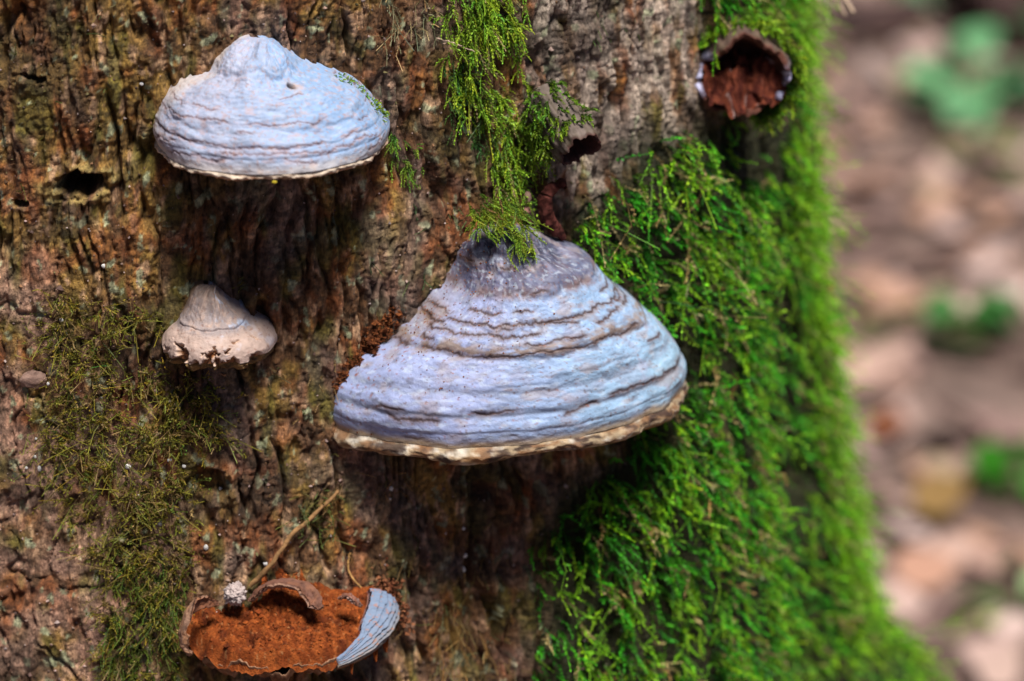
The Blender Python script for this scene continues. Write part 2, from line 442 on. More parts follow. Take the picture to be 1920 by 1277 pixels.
plants = [(1815, 215, 170, (0.13, 0.34, 0.15), 7, 'leafy plant with bright blue green leaves beyond the dark log', 110, 'bramble'),
          (1765, 40, 120, (0.10, 0.20, 0.11), 6, 'dull green leafy plant at the far side of the clearing', 95, 'bramble'),
          (1850, 330, 90, (0.12, 0.16, 0.04), 4, 'low olive green plant on the leaf litter', 70, 'bramble'),
          (1812, 650, 95, (0.030, 0.16, 0.020), 4, 'low plant with dark green leaves between pale pink leaves', 95, 'bramble'),
          (1668, 620, 55, (0.11, 0.16, 0.03), 3, 'small olive green seedling beside the mossy trunk', 55, 'long'),
          (1895, 900, 80, (0.035, 0.22, 0.008), 4, 'low plant with saturated deep green leaves', 85, 'bramble'),
          (1893, 1130, 80, (0.26, 0.46, 0.16), 2, 'seedling with broad pale green leaves', 110, 'bramble'),
          (1845, 1215, 60, (0.34, 0.42, 0.11), 2, 'small yellow green seedling by the mossy root knob', 70, 'long')]
for (px, py, r, c, nl, lab, ls, kind) in plants:
    p = pix_ground(px, py + 12, 0.0); k_ = depth_of(p) / F_PX; r = r * k_; ls = ls * k_
    t = empty('ground_plant', p, lab, 'plant', 'green plants on the forest floor')
    h = r * 0.9
    nl = nl * 2
    for k in range(nl):
        a = k * 6.283 / nl + random.uniform(-.4, .4); rr = r * random.uniform(0.1, 0.6)
        tip = p + np.array([math.cos(a) * rr, math.sin(a) * rr, h * random.uniform(0.3, 1.2)])
        q = np.linspace(0, 1, 6)[:, None]
        path = p * (1 - q) + tip * q + np.array([0, 0, 0.25 * h]) * np.sin(np.pi * q)
        V, Q = tube(path, 0.0014, 5)
        mesh_obj('stem', V, Q, M_LEAF, t, np.repeat(np.array([[0.12, 0.10, 0.04]]), len(V), 0))
        cc = np.array(c) * random.uniform(0.8, 1.2)
        lv = leaf_verts((0, 0, 0), a, random.uniform(-0.7, 0.9), random.gauss(0, .6), ls * random.uniform(.8, 1.15), kind, -0.25, 0.2)
        lv = lv + tip + np.array([math.cos(a), math.sin(a), 0]) * ls * 0.42
        mesh_obj('leaf', lv, LQ, M_LEAF, t, np.repeat(cc[None], 35, 0))

# dark rotten log in the far corner
def log(px, py, length, rad, lab):
    p = pix_ground(px, py, 0.0) + np.array([0, 0, rad * 0.7]); n = 28; k = 26
    tt = np.linspace(-.5, .5, n); d = unit(np.array([1.0, 0.35, 0.0])); pth = p + tt[:, None] * d * length
    pth[:, 2] += noise(tt * 3, 0 * tt + .5, seed=5) * 0.02
    V, Q = tube(pth, rad, k)
    ax = np.repeat(pth, k, 0); dv = V - ax
    f = 1 + 0.12 * noise(V[:, 0] * 9, V[:, 1] * 9, V[:, 2] * 14 + .3, seed=8)
    V = ax + dv * f[:, None]
    V = np.concatenate([V, pth[:1], pth[-1:]]); nv = len(V)
    T = [[(j + 1) % k, j, nv - 2] for j in range(k)] + [[(n - 1) * k + j, (n - 1) * k + (j + 1) % k, nv - 1] for j in range(k)]
    c = mix(np.array([0.03, 0.016, 0.015]), np.array([0.075, 0.040, 0.036]), sst(-.3, .3, fbm(V[:, 0] * 12, V[:, 1] * 12, V[:, 2] * 12 + .1)))
    tag(mesh_obj('rotten_log', V, Q, M_BARK, None, c, T), lab, 'log')
log(1895, 78, 0.26, 0.15, 'dark rotten log lying on the forest floor beyond the plants')
log(1640, 88, 0.20, 0.06, 'short brown branch stub lying behind the mossy trunk')

# ------------------------------------------------------------------ bracket fungi
class Frame:
    def __init__(s, px, py, yaw=None, push=0.0):
        th, z, _ = pix_trunk(px, py)
        s.th = th[0]; s.z = z[0]
        yaw = s.th if yaw is None else math.radians(yaw)
        s.n = np.array([math.sin(yaw), -math.cos(yaw), 0]); s.e = np.array([math.cos(yaw), math.sin(yaw), 0])
        s.o = cyl(s.th, s.z, trunk_R(s.th, s.z)) + s.n * push
        s.px, s.py, s.dep = [float(v) for v in project(s.o)]
        s.k = s.dep / F_PX
    def pt(s, u, d, z):
        return s.o + np.asarray(u)[..., None] * s.e + np.asarray(d)[..., None] * s.n + np.asarray(z)[..., None] * np.array([0, 0, 1.0])
    def back(s, u):                       # how far the trunk falls away behind the bracket
        return -(np.asarray(u) ** 2) / (2 * 0.46)

def smooth_interp(x, xp, fp):
    """monotone-ish cubic (finite difference Hermite)"""
    xp = np.asarray(xp, float); fp = np.asarray(fp, float)
    d = np.gradient(fp, xp); i = np.clip(np.searchsorted(xp, x) - 1, 0, len(xp) - 2)
    h = xp[i + 1] - xp[i]; t = (x - xp[i]) / h
    return (2*t**3 - 3*t**2 + 1) * fp[i] + (t**3 - 2*t**2 + t) * h * d[i] + (-2*t**3 + 3*t**2) * fp[i+1] + (t**3 - t**2) * h * d[i+1]

def grid_normals(P):
    a = np.gradient(P, axis=0); b = np.gradient(P, axis=1)
    return unit(np.cross(a, b))

def hoof(fr, prof, nt, nphi, phi0=-95, phi1=95, pw=1.0):
    """prof rows: py of the contact line, left px, right px, depth in metres -> undisplaced cap surface P[t,phi]"""
    prof = np.asarray(prof, float)
    z = (fr.py - prof[:, 0]) * fr.k / math.cos(PITCH)
    ul = (fr.px - prof[:, 1]) * fr.k; ur = (prof[:, 2] - fr.px) * fr.k; d = prof[:, 3]
    s = np.concatenate([[0], np.cumsum(np.hypot(np.diff(z), np.diff(d) + 0.5 * np.diff(ur + ul) * 0.5))]); s /= s[-1]
    t = np.linspace(0, 1, nt)
    z = smooth_interp(t, s, z); ul = smooth_interp(t, s, ul); ur = smooth_interp(t, s, ur); d = smooth_interp(t, s, d)
    ph = np.radians(np.linspace(phi0, phi1, nphi))
    T, PH = np.meshgrid(t, ph, indexing='ij')
    u = np.where(PH < 0, ul[:, None], ur[:, None]) * np.sign(np.sin(PH)) * np.abs(np.sin(PH)) ** pw
    cs = np.cos(PH); dd = d[:, None] * np.sign(cs) * np.abs(cs) ** pw
    dd = dd + fr.back(u) - 0.012 * sst(60, 95, np.abs(np.degrees(PH)))
    return T, PH, fr.pt(u, dd, z[:, None] + 0 * u), (u, dd, z, ul, ur, d)

def close_under(P_last, fr, rows=12, drop=0.0, inset=0.9):
    """underside: from the rim loop back to the trunk"""
    q = np.linspace(0, 1, rows)[:, None, None]
    c = fr.o - fr.n * 0.02 + np.array([0, 0, float((P_last[:, 2].mean() - fr.o[2])) + drop])
    tgt = c + (P_last - c) * (1 - inset)
    R = P_last[None] * (1 - q) + tgt[None] * q
    R[..., 2] += drop * np.sin(q[..., 0] * np.pi / 2)
    return R

def bracket(name, label, fr, prof, nt, nphi, relief, colour, margin=None, under_col=(0.20, 0.12, 0.06), pw=1.0, under_drop=0.006):
    T, PH, P, info = hoof(fr, prof, nt, nphi, pw=pw)
    root = empty(name, fr.o, label, 'fungus', 'bracket fungi on the trunk')
    N = grid_normals(P)
    if (N[nt // 2, nphi // 2] @ fr.n) < 0: N = -N
    h = relief(T, PH) * (0.1 + 0.9 * sst(0.0, 0.16, T)) * (1 - 0.6 * sst(1.0, 1.45, np.abs(PH))); P2 = P + N * h[..., None]
    Q = grid_quads(nt, nphi)
    capo = mesh_obj('cap', P2.reshape(-1, 3), Q, M_CRUST, root, colour(T, PH).reshape(-1, 3))
    last = P2[-1] - N[-1] * 0.0012
    if margin:
        thick, bulge, mcol = margin                      # rounded lip below the crust
        a = np.linspace(0, 1, 16)[:, None]
        ph = PH[-1][None, :]
        out = unit(P2[-1] - (fr.o + np.array([0, 0, 1.0]) * (P2[-1, :, 2:3] - fr.o[2]) - fr.n * 0.02)); out[:, 2] = 0
        nm = fbm(ph * 4, a * 1.5, seed=301, oct=4); nm2 = fbm(ph * 14, a * 3, seed=303, oct=3)
        th = thick * (1 + 0.45 * noise(ph * 2.2, 0 * a + .5, seed=307))
        prof_o = bulge * np.sin(np.pi * np.minimum(1, a * 0.9 + 0.02) ** 0.9) - 0.007 * a ** 4
        L = last[None] + out[None] * (prof_o * (0.9 + 0.5 * noise(ph * 3, 0 * a + .5, seed=309)) + 0.0022 * nm2 * np.sin(np.pi * a) + 0.0022 * nm)[..., None] + np.array([0, 0, -1.0]) * (a * th + 0.0010 * nm2 * np.sin(np.pi * a))[..., None]
        mesh_obj('margin', L.reshape(-1, 3), grid_quads(16, nphi), M_MARGIN, root, mcol(a + 0 * ph, ph + 0 * a).reshape(-1, 3))
        last = L[-1]
    U = close_under(last, fr, 14, under_drop)
    U[..., 2] += fbm(U[..., 0] * 60, U[..., 1] * 60, seed=311, oct=2) * 0.0015 * np.linspace(0, 1, 14)[:, None]
    uc = np.asarray(under_col) * (0.8 + 0.5 * fbm(U[..., 0] * 120, U[..., 1] * 120, seed=313)[..., None])
    mesh_obj('pore_surface', U.reshape(-1, 3), grid_quads(14, nphi), M_MARGIN, root, uc.reshape(-1, 3))
    return root, T, PH, P2, N

def ring(T, PH, t0, amp, width, seed, wob=0.02, k=2.0):
    """growth step: swelling above t0, sharp little groove at t0"""
    tt = T - t0 - wob * fbm(PH * k, 0 * PH + seed * .37, seed=seed, oct=4)
    return amp * (np.exp(-((tt + width * 0.8) / width) ** 2) - 0.55 * np.exp(-((tt - width * 0.15) / (width * 0.28)) ** 2) ), tt
def crackline(T, PH, t0, seed, wob=0.02, width=0.004, k=3.0, keep=0.0):
    tt = T - t0 - wob * fbm(PH * k, T * 2.5 + seed * .61, seed=seed, oct=6, gain=0.72)
    on = sst(keep - 0.08, keep + 0.08, noise(PH * 2.2, 0 * PH + seed * 1.3, seed=seed + 5))
    return np.exp(-(tt / width) ** 2) * on

# --- big central fungus
FB = Frame(948, 775, yaw=18)
prof_big = [(424, 930, 950, 0.006), (438, 900, 986, 0.017), (466, 872, 1040, 0.028), (505, 850, 1116, 0.040), (550, 792, 1156, 0.049), (600, 735, 1216, 0.056),
            (648, 648, 1268, 0.062), (694, 602, 1304, 0.065), (730, 590, 1322, 0.067), (756, 594, 1318, 0.066)]
CRB = [(0.455, 431, 0.1), (0.51, 433, -0.3), (0.56, 435, -0.4), (0.64, 437, -0.3), (0.385, 439, -0.1), (0.53, 440, 0.2), (0.60, 442, 0.25), (0.48, 444, 0.3), (0.25, 446, 0.2), (0.875, 441, 0.0), (0.90, 443, 0.3), (0.975, 445, 0.15), (0.73, 448, 0.45)]
def rel_big(T, PH):
    h = 0.0050 * fbm(PH * 1.6, T * 3, seed=401, oct=3) + 0.0007 * fbm(PH * 9, T * 18, seed=403, oct=3) + 0.00028 * noise(PH * 2.5, T * 55 + fbm(PH * 5, T * 4, seed=405) * 2, seed=407)
    for (t0, a, w, s, wob) in [(0.38, 0.0014, 0.06, 411, 0.06), (0.52, 0.0004, 0.03, 413, 0.07), (0.645, 0.0017, 0.06, 415, 0.05), (0.80, 0.0007, 0.06, 417, 0.03), (0.885, 0.0010, 0.035, 419, 0.02), (0.945, 0.0006, 0.02, 421, 0.02)]:
        h = h + ring(T, PH, t0, a, w, s, wob)[0]
    for (t0, s, kp) in CRB:
        h = h - 0.0004 * crackline(T, PH, t0, s, 0.04, 0.0045, keep=kp)
    knob = 0.007 * np.exp(-((T - 0.1) / 0.13) ** 2) * noise(PH * 3, T * 14, seed=447)
    rim = 0.0022 * noise(PH * 4.5, 0 * PH + .4, seed=449) * sst(0.75, 1, T)
    return h + knob + rim
def col_big(T, PH):
    blue = np.array([0.27, 0.41, 0.63]); lav = np.array([0.29, 0.34, 0.56]); dk = np.array([0.028, 0.027, 0.052]); tan = np.array([0.34, 0.27, 0.24])
    cyan = np.array([0.31, 0.49, 0.62]); brown = np.array([0.13, 0.065, 0.035]); cr = np.array([0.06, 0.035, 0.035])
    c = mix(lav, blue, sst(-0.6, 0.5, PH + 0.5 * fbm(PH * 2, T * 3, seed=451)))  # flanks painted as lit: dimmer lavender left, bluer right
    c = mix(c, cyan, sst(0.0, 0.9, PH + .4 * fbm(PH * 2, T * 4, seed=453)) * sst(0.55, 0.9, T) * 0.7)  # sky brightness on the right flank painted into the crust as cyan
    tw = T + 0.03 * fbm(PH * 2.5, T * 2, seed=411, oct=3)
    c = mix(c, dk * 2.6, sst(0.43, 0.36, tw) * 0.85)
    c = mix(c, dk, sst(0.36, 0.16, tw) * 0.9)
    c = mix(c, (0.11, 0.085, 0.12), np.exp(-((tw - 0.29) / 0.06) ** 2) * sst(-.3, .3, fbm(PH * 5, T * 12, seed=455)) * 0.8)
    c = mix(c, (0.19, 0.12, 0.115), np.exp(-((tw - 0.385) / 0.026) ** 2) * sst(-.35, 0, fbm(PH * 6, T * 9, seed=456)) * 0.85)
    n = fbm(PH * 7, T * 30, seed=457, oct=4)
    c = mix(c, tan, np.exp(-((tw - 0.615) / 0.035) ** 2) * sst(-0.15, 0.25, n) * 0.85)
    c = mix(c, tan * 0.9, np.exp(-((tw - 0.52) / 0.04) ** 2) * sst(0.0, 0.3, n) * 0.6 + sst(-0.9, -1.25, PH) * np.exp(-((T - 0.52) / 0.1) ** 2) * 0.7)
    c = mix(c, (0.22, 0.25, 0.35), np.exp(-((T - 0.80 - 0.01 * noise(PH * 3, 0 * PH + .2, seed=459)) / 0.012) ** 2) * 0.45)
    c = mix(c, (0.16, 0.19, 0.27), np.exp(-((T - 0.885 - 0.012 * fbm(PH * 2, 0 * PH + 419 * .37, seed=419)) / 0.012) ** 2) * 0.6)
    c = mix(c, (0.52, 0.60, 0.70), sst(0.1, 0.4, fbm(PH * 12, T * 40, seed=461)) * 0.4)
    c = mix(c, (0.25, 0.27, 0.36), sst(0.1, 0.5, noise(PH * 2.5, T * 45 + fbm(PH * 5, T * 4, seed=475) * 2, seed=477)) * 0.4)
    c = mix(c, (0.30, 0.24, 0.24), sst(0.12, 0.35, fbm(PH * 4, T * 14, seed=479, oct=5)) * 0.55)
    c = mix(c, (0.13, 0.13, 0.18), sst(0.33, 0.48, fbm(PH * 8, T * 16, seed=480, oct=5)) * 0.6)
    c = mix(c, (0.30, 0.30, 0.42), sst(0.15, 0.45, fbm(PH * 6, T * 9, seed=463)) * 0.45)
    c = mix(c, (0.22, 0.16, 0.13), np.exp(-((tw - 0.625) / 0.028) ** 2) * sst(-0.3, 0.1, n) * 0.75)
    for (t0, s, kp) in CRB:
        c = mix(c, brown, crackline(T, PH, t0, s, 0.04, 0.014, keep=kp) * 0.6)
        c = mix(c, cr, crackline(T, PH, t0, s, 0.04, 0.0048, keep=kp) * 0.95)
    sp = noise(PH * 45, T * 70, seed=465)
    c = mix(c, brown, sst(0.56, 0.68, sp) * 0.6)
    rust = np.array([0.24, 0.07, 0.02])
    c = mix(c, rust, sst(0.25, 0.5, fbm(PH * 22, T * 50, seed=467)) * sst(-0.75, -1.2, PH) * sst(0.4, 0.55, T) * 0.9)
    c = mix(c, rust, sst(0.34, 0.5, fbm(PH * 25, T * 60, seed=469)) * 0.55)
    c = mix(c, (0.36, 0.25, 0.13), sst(0.965, 0.995, T + 0.012 * fbm(PH * 6, T * 3, seed=471)) * 0.85)
    return c
def mcol_big(a, ph):
    cream = np.array([0.36, 0.27, 0.17]); och = np.array([0.24, 0.11, 0.035]); dk = np.array([0.045, 0.025, 0.02]); br = np.array([0.17, 0.08, 0.035])
    c = mix(cream, och, sst(-.1, .4, fbm(ph * 4, a * 2, seed=481)) * 0.8)
    c = mix(c, (0.50, 0.47, 0.42), sst(0.0, 0.4, fbm(ph * 9, a * 3 + 4, seed=483)) * 0.7)
    c = mix(c, br, sst(-0.1, 0.25, fbm(ph * 9, a * 3 + 8, seed=485)) * 0.85)
    c = mix(c, dk, sst(0.08, 0.28, fbm(ph * 7, a * 2.0 + 2, seed=487)) * 0.9)
    c = mix(c, och * 1.2, sst(0.7, 1, a) * 0.6)
    return c
big, bT, bPH, bP, bN = bracket('bracket_fungus', 'largest bracket fungus, blue grey with ringed zones and a dirty cream margin', FB, prof_big, 320, 330, rel_big, col_big, (0.0125, 0.0050, mcol_big), (0.26, 0.14, 0.06))

# --- upper fungus
FA = Frame(505, 262, yaw=4)
prof_a = [(74, 472, 488, 0.004), (79, 452, 506, 0.013), (92, 430, 528, 0.021), (112, 412, 552, 0.030), (132, 394, 584, 0.037), (150, 346, 634, 0.044), (172, 315, 674, 0.051), (200, 296, 704, 0.058), (226, 287, 724, 0.064), (246, 285, 733, 0.067), (262, 292, 730, 0.068)]
CRA = [(0.55, 501, 0.25), (0.66, 503, 0.15), (0.74, 505, 0.0), (0.80, 507, 0.15), (0.87, 509, -0.1), (0.91, 511, -0.1), (0.95, 513, 0.0)]
def rel_a(T, PH):
    h = 0.0040 * fbm(PH * 2, T * 3, seed=521, oct=3) + 0.0005 * fbm(PH * 10, T * 22, seed=523, oct=3) + 0.00025 * noise(PH * 2.5, T * 50 + fbm(PH * 5, T * 4, seed=525) * 2, seed=527)
    for (t0, a, w, s, wob) in [(0.36, 0.0012, 0.07, 531, 0.08), (0.76, 0.0008, 0.05, 535, 0.09), (0.87, 0.0008, 0.03, 537, 0.03), (0.93, 0.0006, 0.02, 541, 0.02)]:
        h = h + ring(T, PH, t0, a, w, s, wob)[0]
    for (t0, s, kp) in CRA: h = h - 0.0004 * crackline(T, PH, t0, s, 0.06, 0.005, keep=kp)
    hole = np.exp(-(((PH - 0.52) / 0.055) ** 2 + ((T - 0.455) / 0.024) ** 2) ** 2)
    return h - 0.007 * hole
def col_a(T, PH):
    c = mix((0.33, 0.35, 0.47), (0.22, 0.34, 0.55), sst(-0.9, 0.7, PH + 0.6 * fbm(PH * 2, T * 4, seed=551)))
    c = mix(c, (0.33, 0.41, 0.58), sst(0.0, 0.4, fbm(PH * 5, T * 16, seed=553)) * 0.6)
    c = mix(c, (0.40, 0.43, 0.53), sst(0.05, 0.4, fbm(PH * 8, T * 30, seed=555)) * 0.5)
    c = mix(c, (0.40, 0.29, 0.30), sst(0.12, 0.38, fbm(PH * 9, T * 24, seed=557, oct=5)) * 0.6)
    c = mix(c, (0.24, 0.29, 0.40), sst(0.1, 0.5, noise(PH * 2.5, T * 45 + fbm(PH * 5, T * 4, seed=565) * 2, seed=567)) * 0.45)
    c = mix(c, (0.62, 0.50, 0.38), sst(-1.0, -1.5, PH + .2 * noise(PH * 3, T * 6, seed=559)) * 0.6 + sst(0.93, 1.0, T) * 0.5)
    for (t0, s, kp) in CRA:
        c = mix(c, (0.30, 0.17, 0.15), crackline(T, PH, t0, s, 0.06, 0.011, keep=kp) * 0.45)
        c = mix(c, (0.10, 0.06, 0.07), crackline(T, PH, t0, s, 0.06, 0.004, keep=kp) * 0.85)
    c = mix(c, (0.35, 0.20, 0.16), sst(0.45, 0.6, noise(PH * 30, T * 50, seed=561)) * 0.6)
    hole = np.exp(-(((PH - 0.52) / 0.06) ** 2 + ((T - 0.455) / 0.026) ** 2) ** 2)
    c = mix(c, (0.45, 0.28, 0.15), np.exp(-(((PH - 0.54) / 0.10) ** 2 + ((T - 0.465) / 0.045) ** 2)) * 0.7)
    return mix(c, (0.03, 0.012, 0.008), hole)
def mcol_a(a, ph):
    c = mix((0.52, 0.42, 0.33), (0.40, 0.22, 0.12), sst(0.25, 0.8, a + .4 * fbm(ph * 6, a * 2, seed=571)))
    return mix(c, (0.16, 0.06, 0.03), sst(0.1, 0.4, fbm(ph * 10, a * 3, seed=573)) * 0.7)
upf, aT, aPH, aP, aN = bracket('bracket_fungus', 'pale blue white bracket fungus with a small dark hole and smooth domed top', FA, prof_a, 230, 250, rel_a, col_a, (0.0055, 0.0015, mcol_a), (0.10, 0.045, 0.02))

# --- small fungus
FS = Frame(412, 655, yaw=-2)
prof_s = [(532, 384, 393, 0.003), (537, 370, 406, 0.009), (548, 358, 420, 0.014), (570, 350, 444, 0.019), (590, 340, 466, 0.025), (601, 328, 482, 0.029), (610, 317, 497, 0.032), (621, 309, 508, 0.035), (634, 302, 517, 0.036), (646, 303, 517, 0.036)]
def bite(T, PH): return sst(0.05, 0.25, fbm(PH * 4.2, T * 6 + 3.1, seed=601, oct=4) * 1.3 + (T - 0.88) * 2.4) * sst(0.74, 0.80, T) * sst(1.25, 0.9, np.abs(PH))
def rel_s(T, PH):
    h = 0.0016 * fbm(PH * 3, T * 5, seed=603, oct=4) + ring(T, PH, 0.60, 0.0009, 0.03, 605, 0.05)[0]
    return h - 0.0045 * bite(T, PH) + 0.0012 * bite(T, PH) * fbm(PH * 18, T * 30, seed=609)
def col_s(T, PH):
    c = mix((0.22, 0.16, 0.13), (0.29, 0.235, 0.23), sst(0.1, 0.55, T + .2 * fbm(PH * 4, T * 5, seed=611)))
    c = mix(c, (0.42, 0.50, 0.66), sst(0.05, 0.4, fbm(PH * 3, T * 6, seed=613)) * sst(-0.3, 0.5, PH) * 0.8)
    c = mix(c, (0.50, 0.35, 0.28), np.maximum(sst(-0.1, 0.4, fbm(PH * 4, T * 9, seed=615)) * 0.6, sst(0.62, 0.72, T) * 0.6))
    c = mix(c, (0.24, 0.12, 0.09), sst(0.2, 0.45, fbm(PH * 11, T * 25, seed=617)) * 0.6)
    c = mix(c, (0.16, 0.09, 0.035), sst(-0.95, -1.3, PH) * sst(.6, .3, T) * 0.8)
    b = bite(T, PH)
    c = mix(c, (0.60, 0.40, 0.26), np.clip(b * (1 - b) * 4, 0, 1) * 0.6)
    return mix(c, mix((0.13, 0.05, 0.02), (0.36, 0.15, 0.05), sst(-.2, .3, fbm(PH * 16, T * 30, seed=619))), sst(0.5, 0.9, b))
def mcol_s(a, ph):
    return mix((0.20, 0.12, 0.045), (0.11, 0.055, 0.02), sst(-.2, .4, fbm(ph * 5, a * 2, seed=621)))
smf, sT, sPH, sP, sN = bracket('bracket_fungus', 'small cone topped bracket fungus with a gnawed ragged brown edge', FS, prof_s, 180, 200, rel_s, col_s, (0.0060, 0.0, mcol_s), (0.10, 0.06, 0.025))

# --- bracket whose blue edge only just shows at the border
FL = Frame(-62, 395, yaw=-12)
prof_l = [(352, -90, -50, 0.006), (358, -100, -38, 0.012), (368, -112, -24, 0.020), (380, -120, -14, 0.026), (392, -126, -9, 0.028), (404, -124, -12, 0.028)]
bracket('bracket_fungus', 'bracket fungus cut off by the picture border with only its blue edge showing', FL, prof_l, 60, 70,
        lambda T, PH: 0.001 * fbm(PH * 3, T * 6, seed=631), lambda T, PH: mix((0.36, 0.42, 0.66), (0.5, 0.5, 0.7), sst(-.3, .3, fbm(PH * 4, T * 9, seed=633))), (0.004, 0.001, mcol_a))

# ------------------------------------------------------------------ broken fungus at the bottom
FK = Frame(535, 1160, yaw=6)
kr = empty('broken_fungus', FK.o, 'broken bracket fungus with crumbly orange flesh exposed inside grey and brown crust', 'fungus', 'bracket fungi on the trunk')
ks = FK.k
UL = (535 - 335) * ks; UR = (742 - 535) * ks; DK = 0.042
def k_plan(ph, r=1.0, d=DK):
    u = np.where(ph < 0, UL, UR) * np.sin(ph) * r
    return u, d * np.cos(ph) * r + FK.back(u)
# flesh
nr, nc = 150, 220
rr, pp = np.meshgrid(np.linspace(0.0, 1.0, nr), np.radians(np.linspace(-100, 100, nc)), indexing='ij')
u, d = k_plan(pp, rr * 0.975); d = d - 0.012 * (1 - rr)
zf = 0.016 - 0.021 * rr * np.cos(pp) - 0.008 * rr * np.sin(np.abs(pp))
X, Y = u / 0.01, d / 0.01
zf = zf + 0.0040 * fbm(X * 0.7, Y * 0.7, seed=701, oct=3) + 0.0034 * fbm(X * 2.0, Y * 2.0, seed=703, oct=4, gain=0.5) + 0.0004 * noise(X * 11, Y * 11, seed=705) + 0.013 * np.exp(-(u / 0.024) ** 2) * sst(0.55, 0.1, rr)
pit = sst(0.30, 0.5, fbm(X * 1.1, Y * 1.4, seed=707, oct=2)); zf = zf - 0.008 * pit
zf = zf - 0.009 * sst(0.92, 1.0, rr) * (1 + 0.35 * noise(pp * 6, 0 * pp + .4, seed=715))
fc = mix((0.16, 0.034, 0.007), (0.28, 0.070, 0.015), sst(-.25, .3, fbm(X * 2, Y * 2, seed=709)))
fc = mix(fc, (0.085, 0.018, 0.006), sst(0.05, 0.4, fbm(X * 1.2, Y * 1.2, seed=711)) * 0.8)
fc = mix(fc, (0.34, 0.17, 0.07), sst(0.3, 0.5, fbm(X * 5, Y * 5, seed=713)) * 0.7)
mesh_obj('flesh', FK.pt(u, d, zf).reshape(-1, 3), grid_quads(nr, nc), M_FLESH, kr, fc.reshape(-1, 3))
rgk = np.random.default_rng(77); nk = 1700; ik = rgk.integers(8, int(nr * 0.93), nk); jk = rgk.integers(12, nc - 30, nk)
oct_v = np.array([[0, 0, 1], [1, 0, 0], [0, 1, 0], [-1, 0, 0], [0, -1, 0], [0, 0, -1.0]]); oct_t = np.array([[0, 1, 2], [0, 2, 3], [0, 3, 4], [0, 4, 1], [5, 2, 1], [5, 3, 2], [5, 4, 3], [5, 1, 4]])
pk = FK.pt(u, d, zf)[ik, jk]; Jk = oct_v[None] * (1 + 0.4 * rgk.normal(size=(nk, 6, 1))) + 0.2 * rgk.normal(size=(nk, 6, 3))
ck = fc[ik, jk] * rgk.uniform(0.5, 1.7, (nk, 1))
fcr = mesh_obj('flesh_crumbs', (pk[:, None] + Jk * rgk.lognormal(-7.35, 0.45, nk).clip(0.0003, 0.0020)[:, None, None]).reshape(-1, 3), None, M_FLESH, kr, np.repeat(ck[:, None], 6, 1).reshape(-1, 3), (oct_t[None] + (np.arange(nk) * 6)[:, None, None]).reshape(-1, 3), smooth=False)
tag(fcr, kind='stuff')
# pore layer: fluted thin edge along the front and the underside
ph = np.radians(np.linspace(-92, 92, 240))[None, :]; a = np.linspace(0, 1, 18)[:, None]
edge_z = -0.006 * np.cos(ph) - 0.005 + 0.0050 * fbm(ph * 7, 0 * ph + .3, seed=721, oct=5, gain=.65) - 0.005 * sst(.35, .5, noise(ph * 3.1, 0 * ph + .7, seed=723)) * (ph < 0.3)
rad = 0.955 - 0.12 * a ** 1.5 + 0.006 * np.sin(ph * 160) * np.sin(np.pi * a)
u, d = k_plan(ph + 0 * a, rad)
zz = edge_z - a * (0.008 + 0.002 * noise(ph * 4, 0 * a + .2, seed=725))
pc = mix((0.26, 0.14, 0.08), (0.16, 0.06, 0.025), sst(-.3, .2, fbm(ph * 9, a * 2, seed=727)) * sst(-0.1, 0.5, a))
inn = FK.pt(u[:1] * 0.93, d[:1] * 0.93, zz[:1] - 0.001)
Pp = np.concatenate([inn, FK.pt(u, d, zz)], 0)
mesh_obj('pore_layer', Pp.reshape(-1, 3), grid_quads(19, 240), M_MARGIN, kr, np.concatenate([pc[:1], pc], 0).reshape(-1, 3))
Uk = close_under(Pp[-1], FK, 10, 0.004)
mesh_obj('pore_surface', Uk.reshape(-1, 3), grid_quads(10, 240), M_MARGIN, kr, np.broadcast_to(np.array([0.20, 0.10, 0.05]), (2400, 3)))
# grey banded crust shell remaining on the right
nt, npn = 120, 150
t, ph = np.meshgrid(np.linspace(0, 1, nt), np.radians(np.linspace(27, 98, npn)), indexing='ij')
jag = 0.10 * fbm(ph * 6, 0 * t + .4, seed=731, oct=3) + 0.10 * np.floor(2.2 * noise(ph * 3.4, 0 * t + .9, seed=733)) * 0.5
top = np.interp(np.degrees(ph), [20, 34, 44, 55, 66, 78, 98], [-0.009, -0.006, -0.001, 0.004, 0.009, 0.013, 0.014])
zt = top + jag * 0.02; zb = -0.008 * np.cos(ph) - 0.008
z = zt + (zb - zt) * t ** 1.5
bul = np.interp(t, [0, .25, .5, .75, 1], [0.78, 0.90, 0.98, 1.02, 0.965]); b0_ = np.interp(np.degrees(ph), [20, 45, 62, 98], [0.97, 0.90, 0.80, 0.78]); bul = np.maximum(bul, b0_ + (1 - b0_) * t * 0.9)
bands = 0
for (b0, s) in [(0.2, 741), (0.33, 742), (0.47, 743), (0.58, 744), (0.70, 745), (0.80, 746), (0.90, 747)]:
    tt = t - b0 - 0.05 * fbm(ph * 4, 0 * t + s * .3, seed=s, oct=5, gain=.65); bands = bands + np.exp(-((tt + 0.045) / 0.04) ** 2) * 0.0016 - np.exp(-(tt / 0.012) ** 2) * 0.0022
u, d = k_plan(ph, bul); sc_ = 1 + (bands + 0.0010 * fbm(ph * 9, t * 9, seed=751)) / 0.06
P = FK.pt(u * sc_, d * sc_, z); Pin = FK.pt(u * 0.95, d * 0.93 - 0.001, z - 0.0035)
c = mix((0.15, 0.205, 0.31), (0.17, 0.175, 0.20), sst(0.3, 0.9, t + 0.2 * fbm(ph * 4, t * 4, seed=753)))
c = mix(c, (0.27, 0.21, 0.15), sst(0.6, 1, t + .15 * fbm(ph * 7, t * 5, seed=755)) * 0.8)
dl = 0
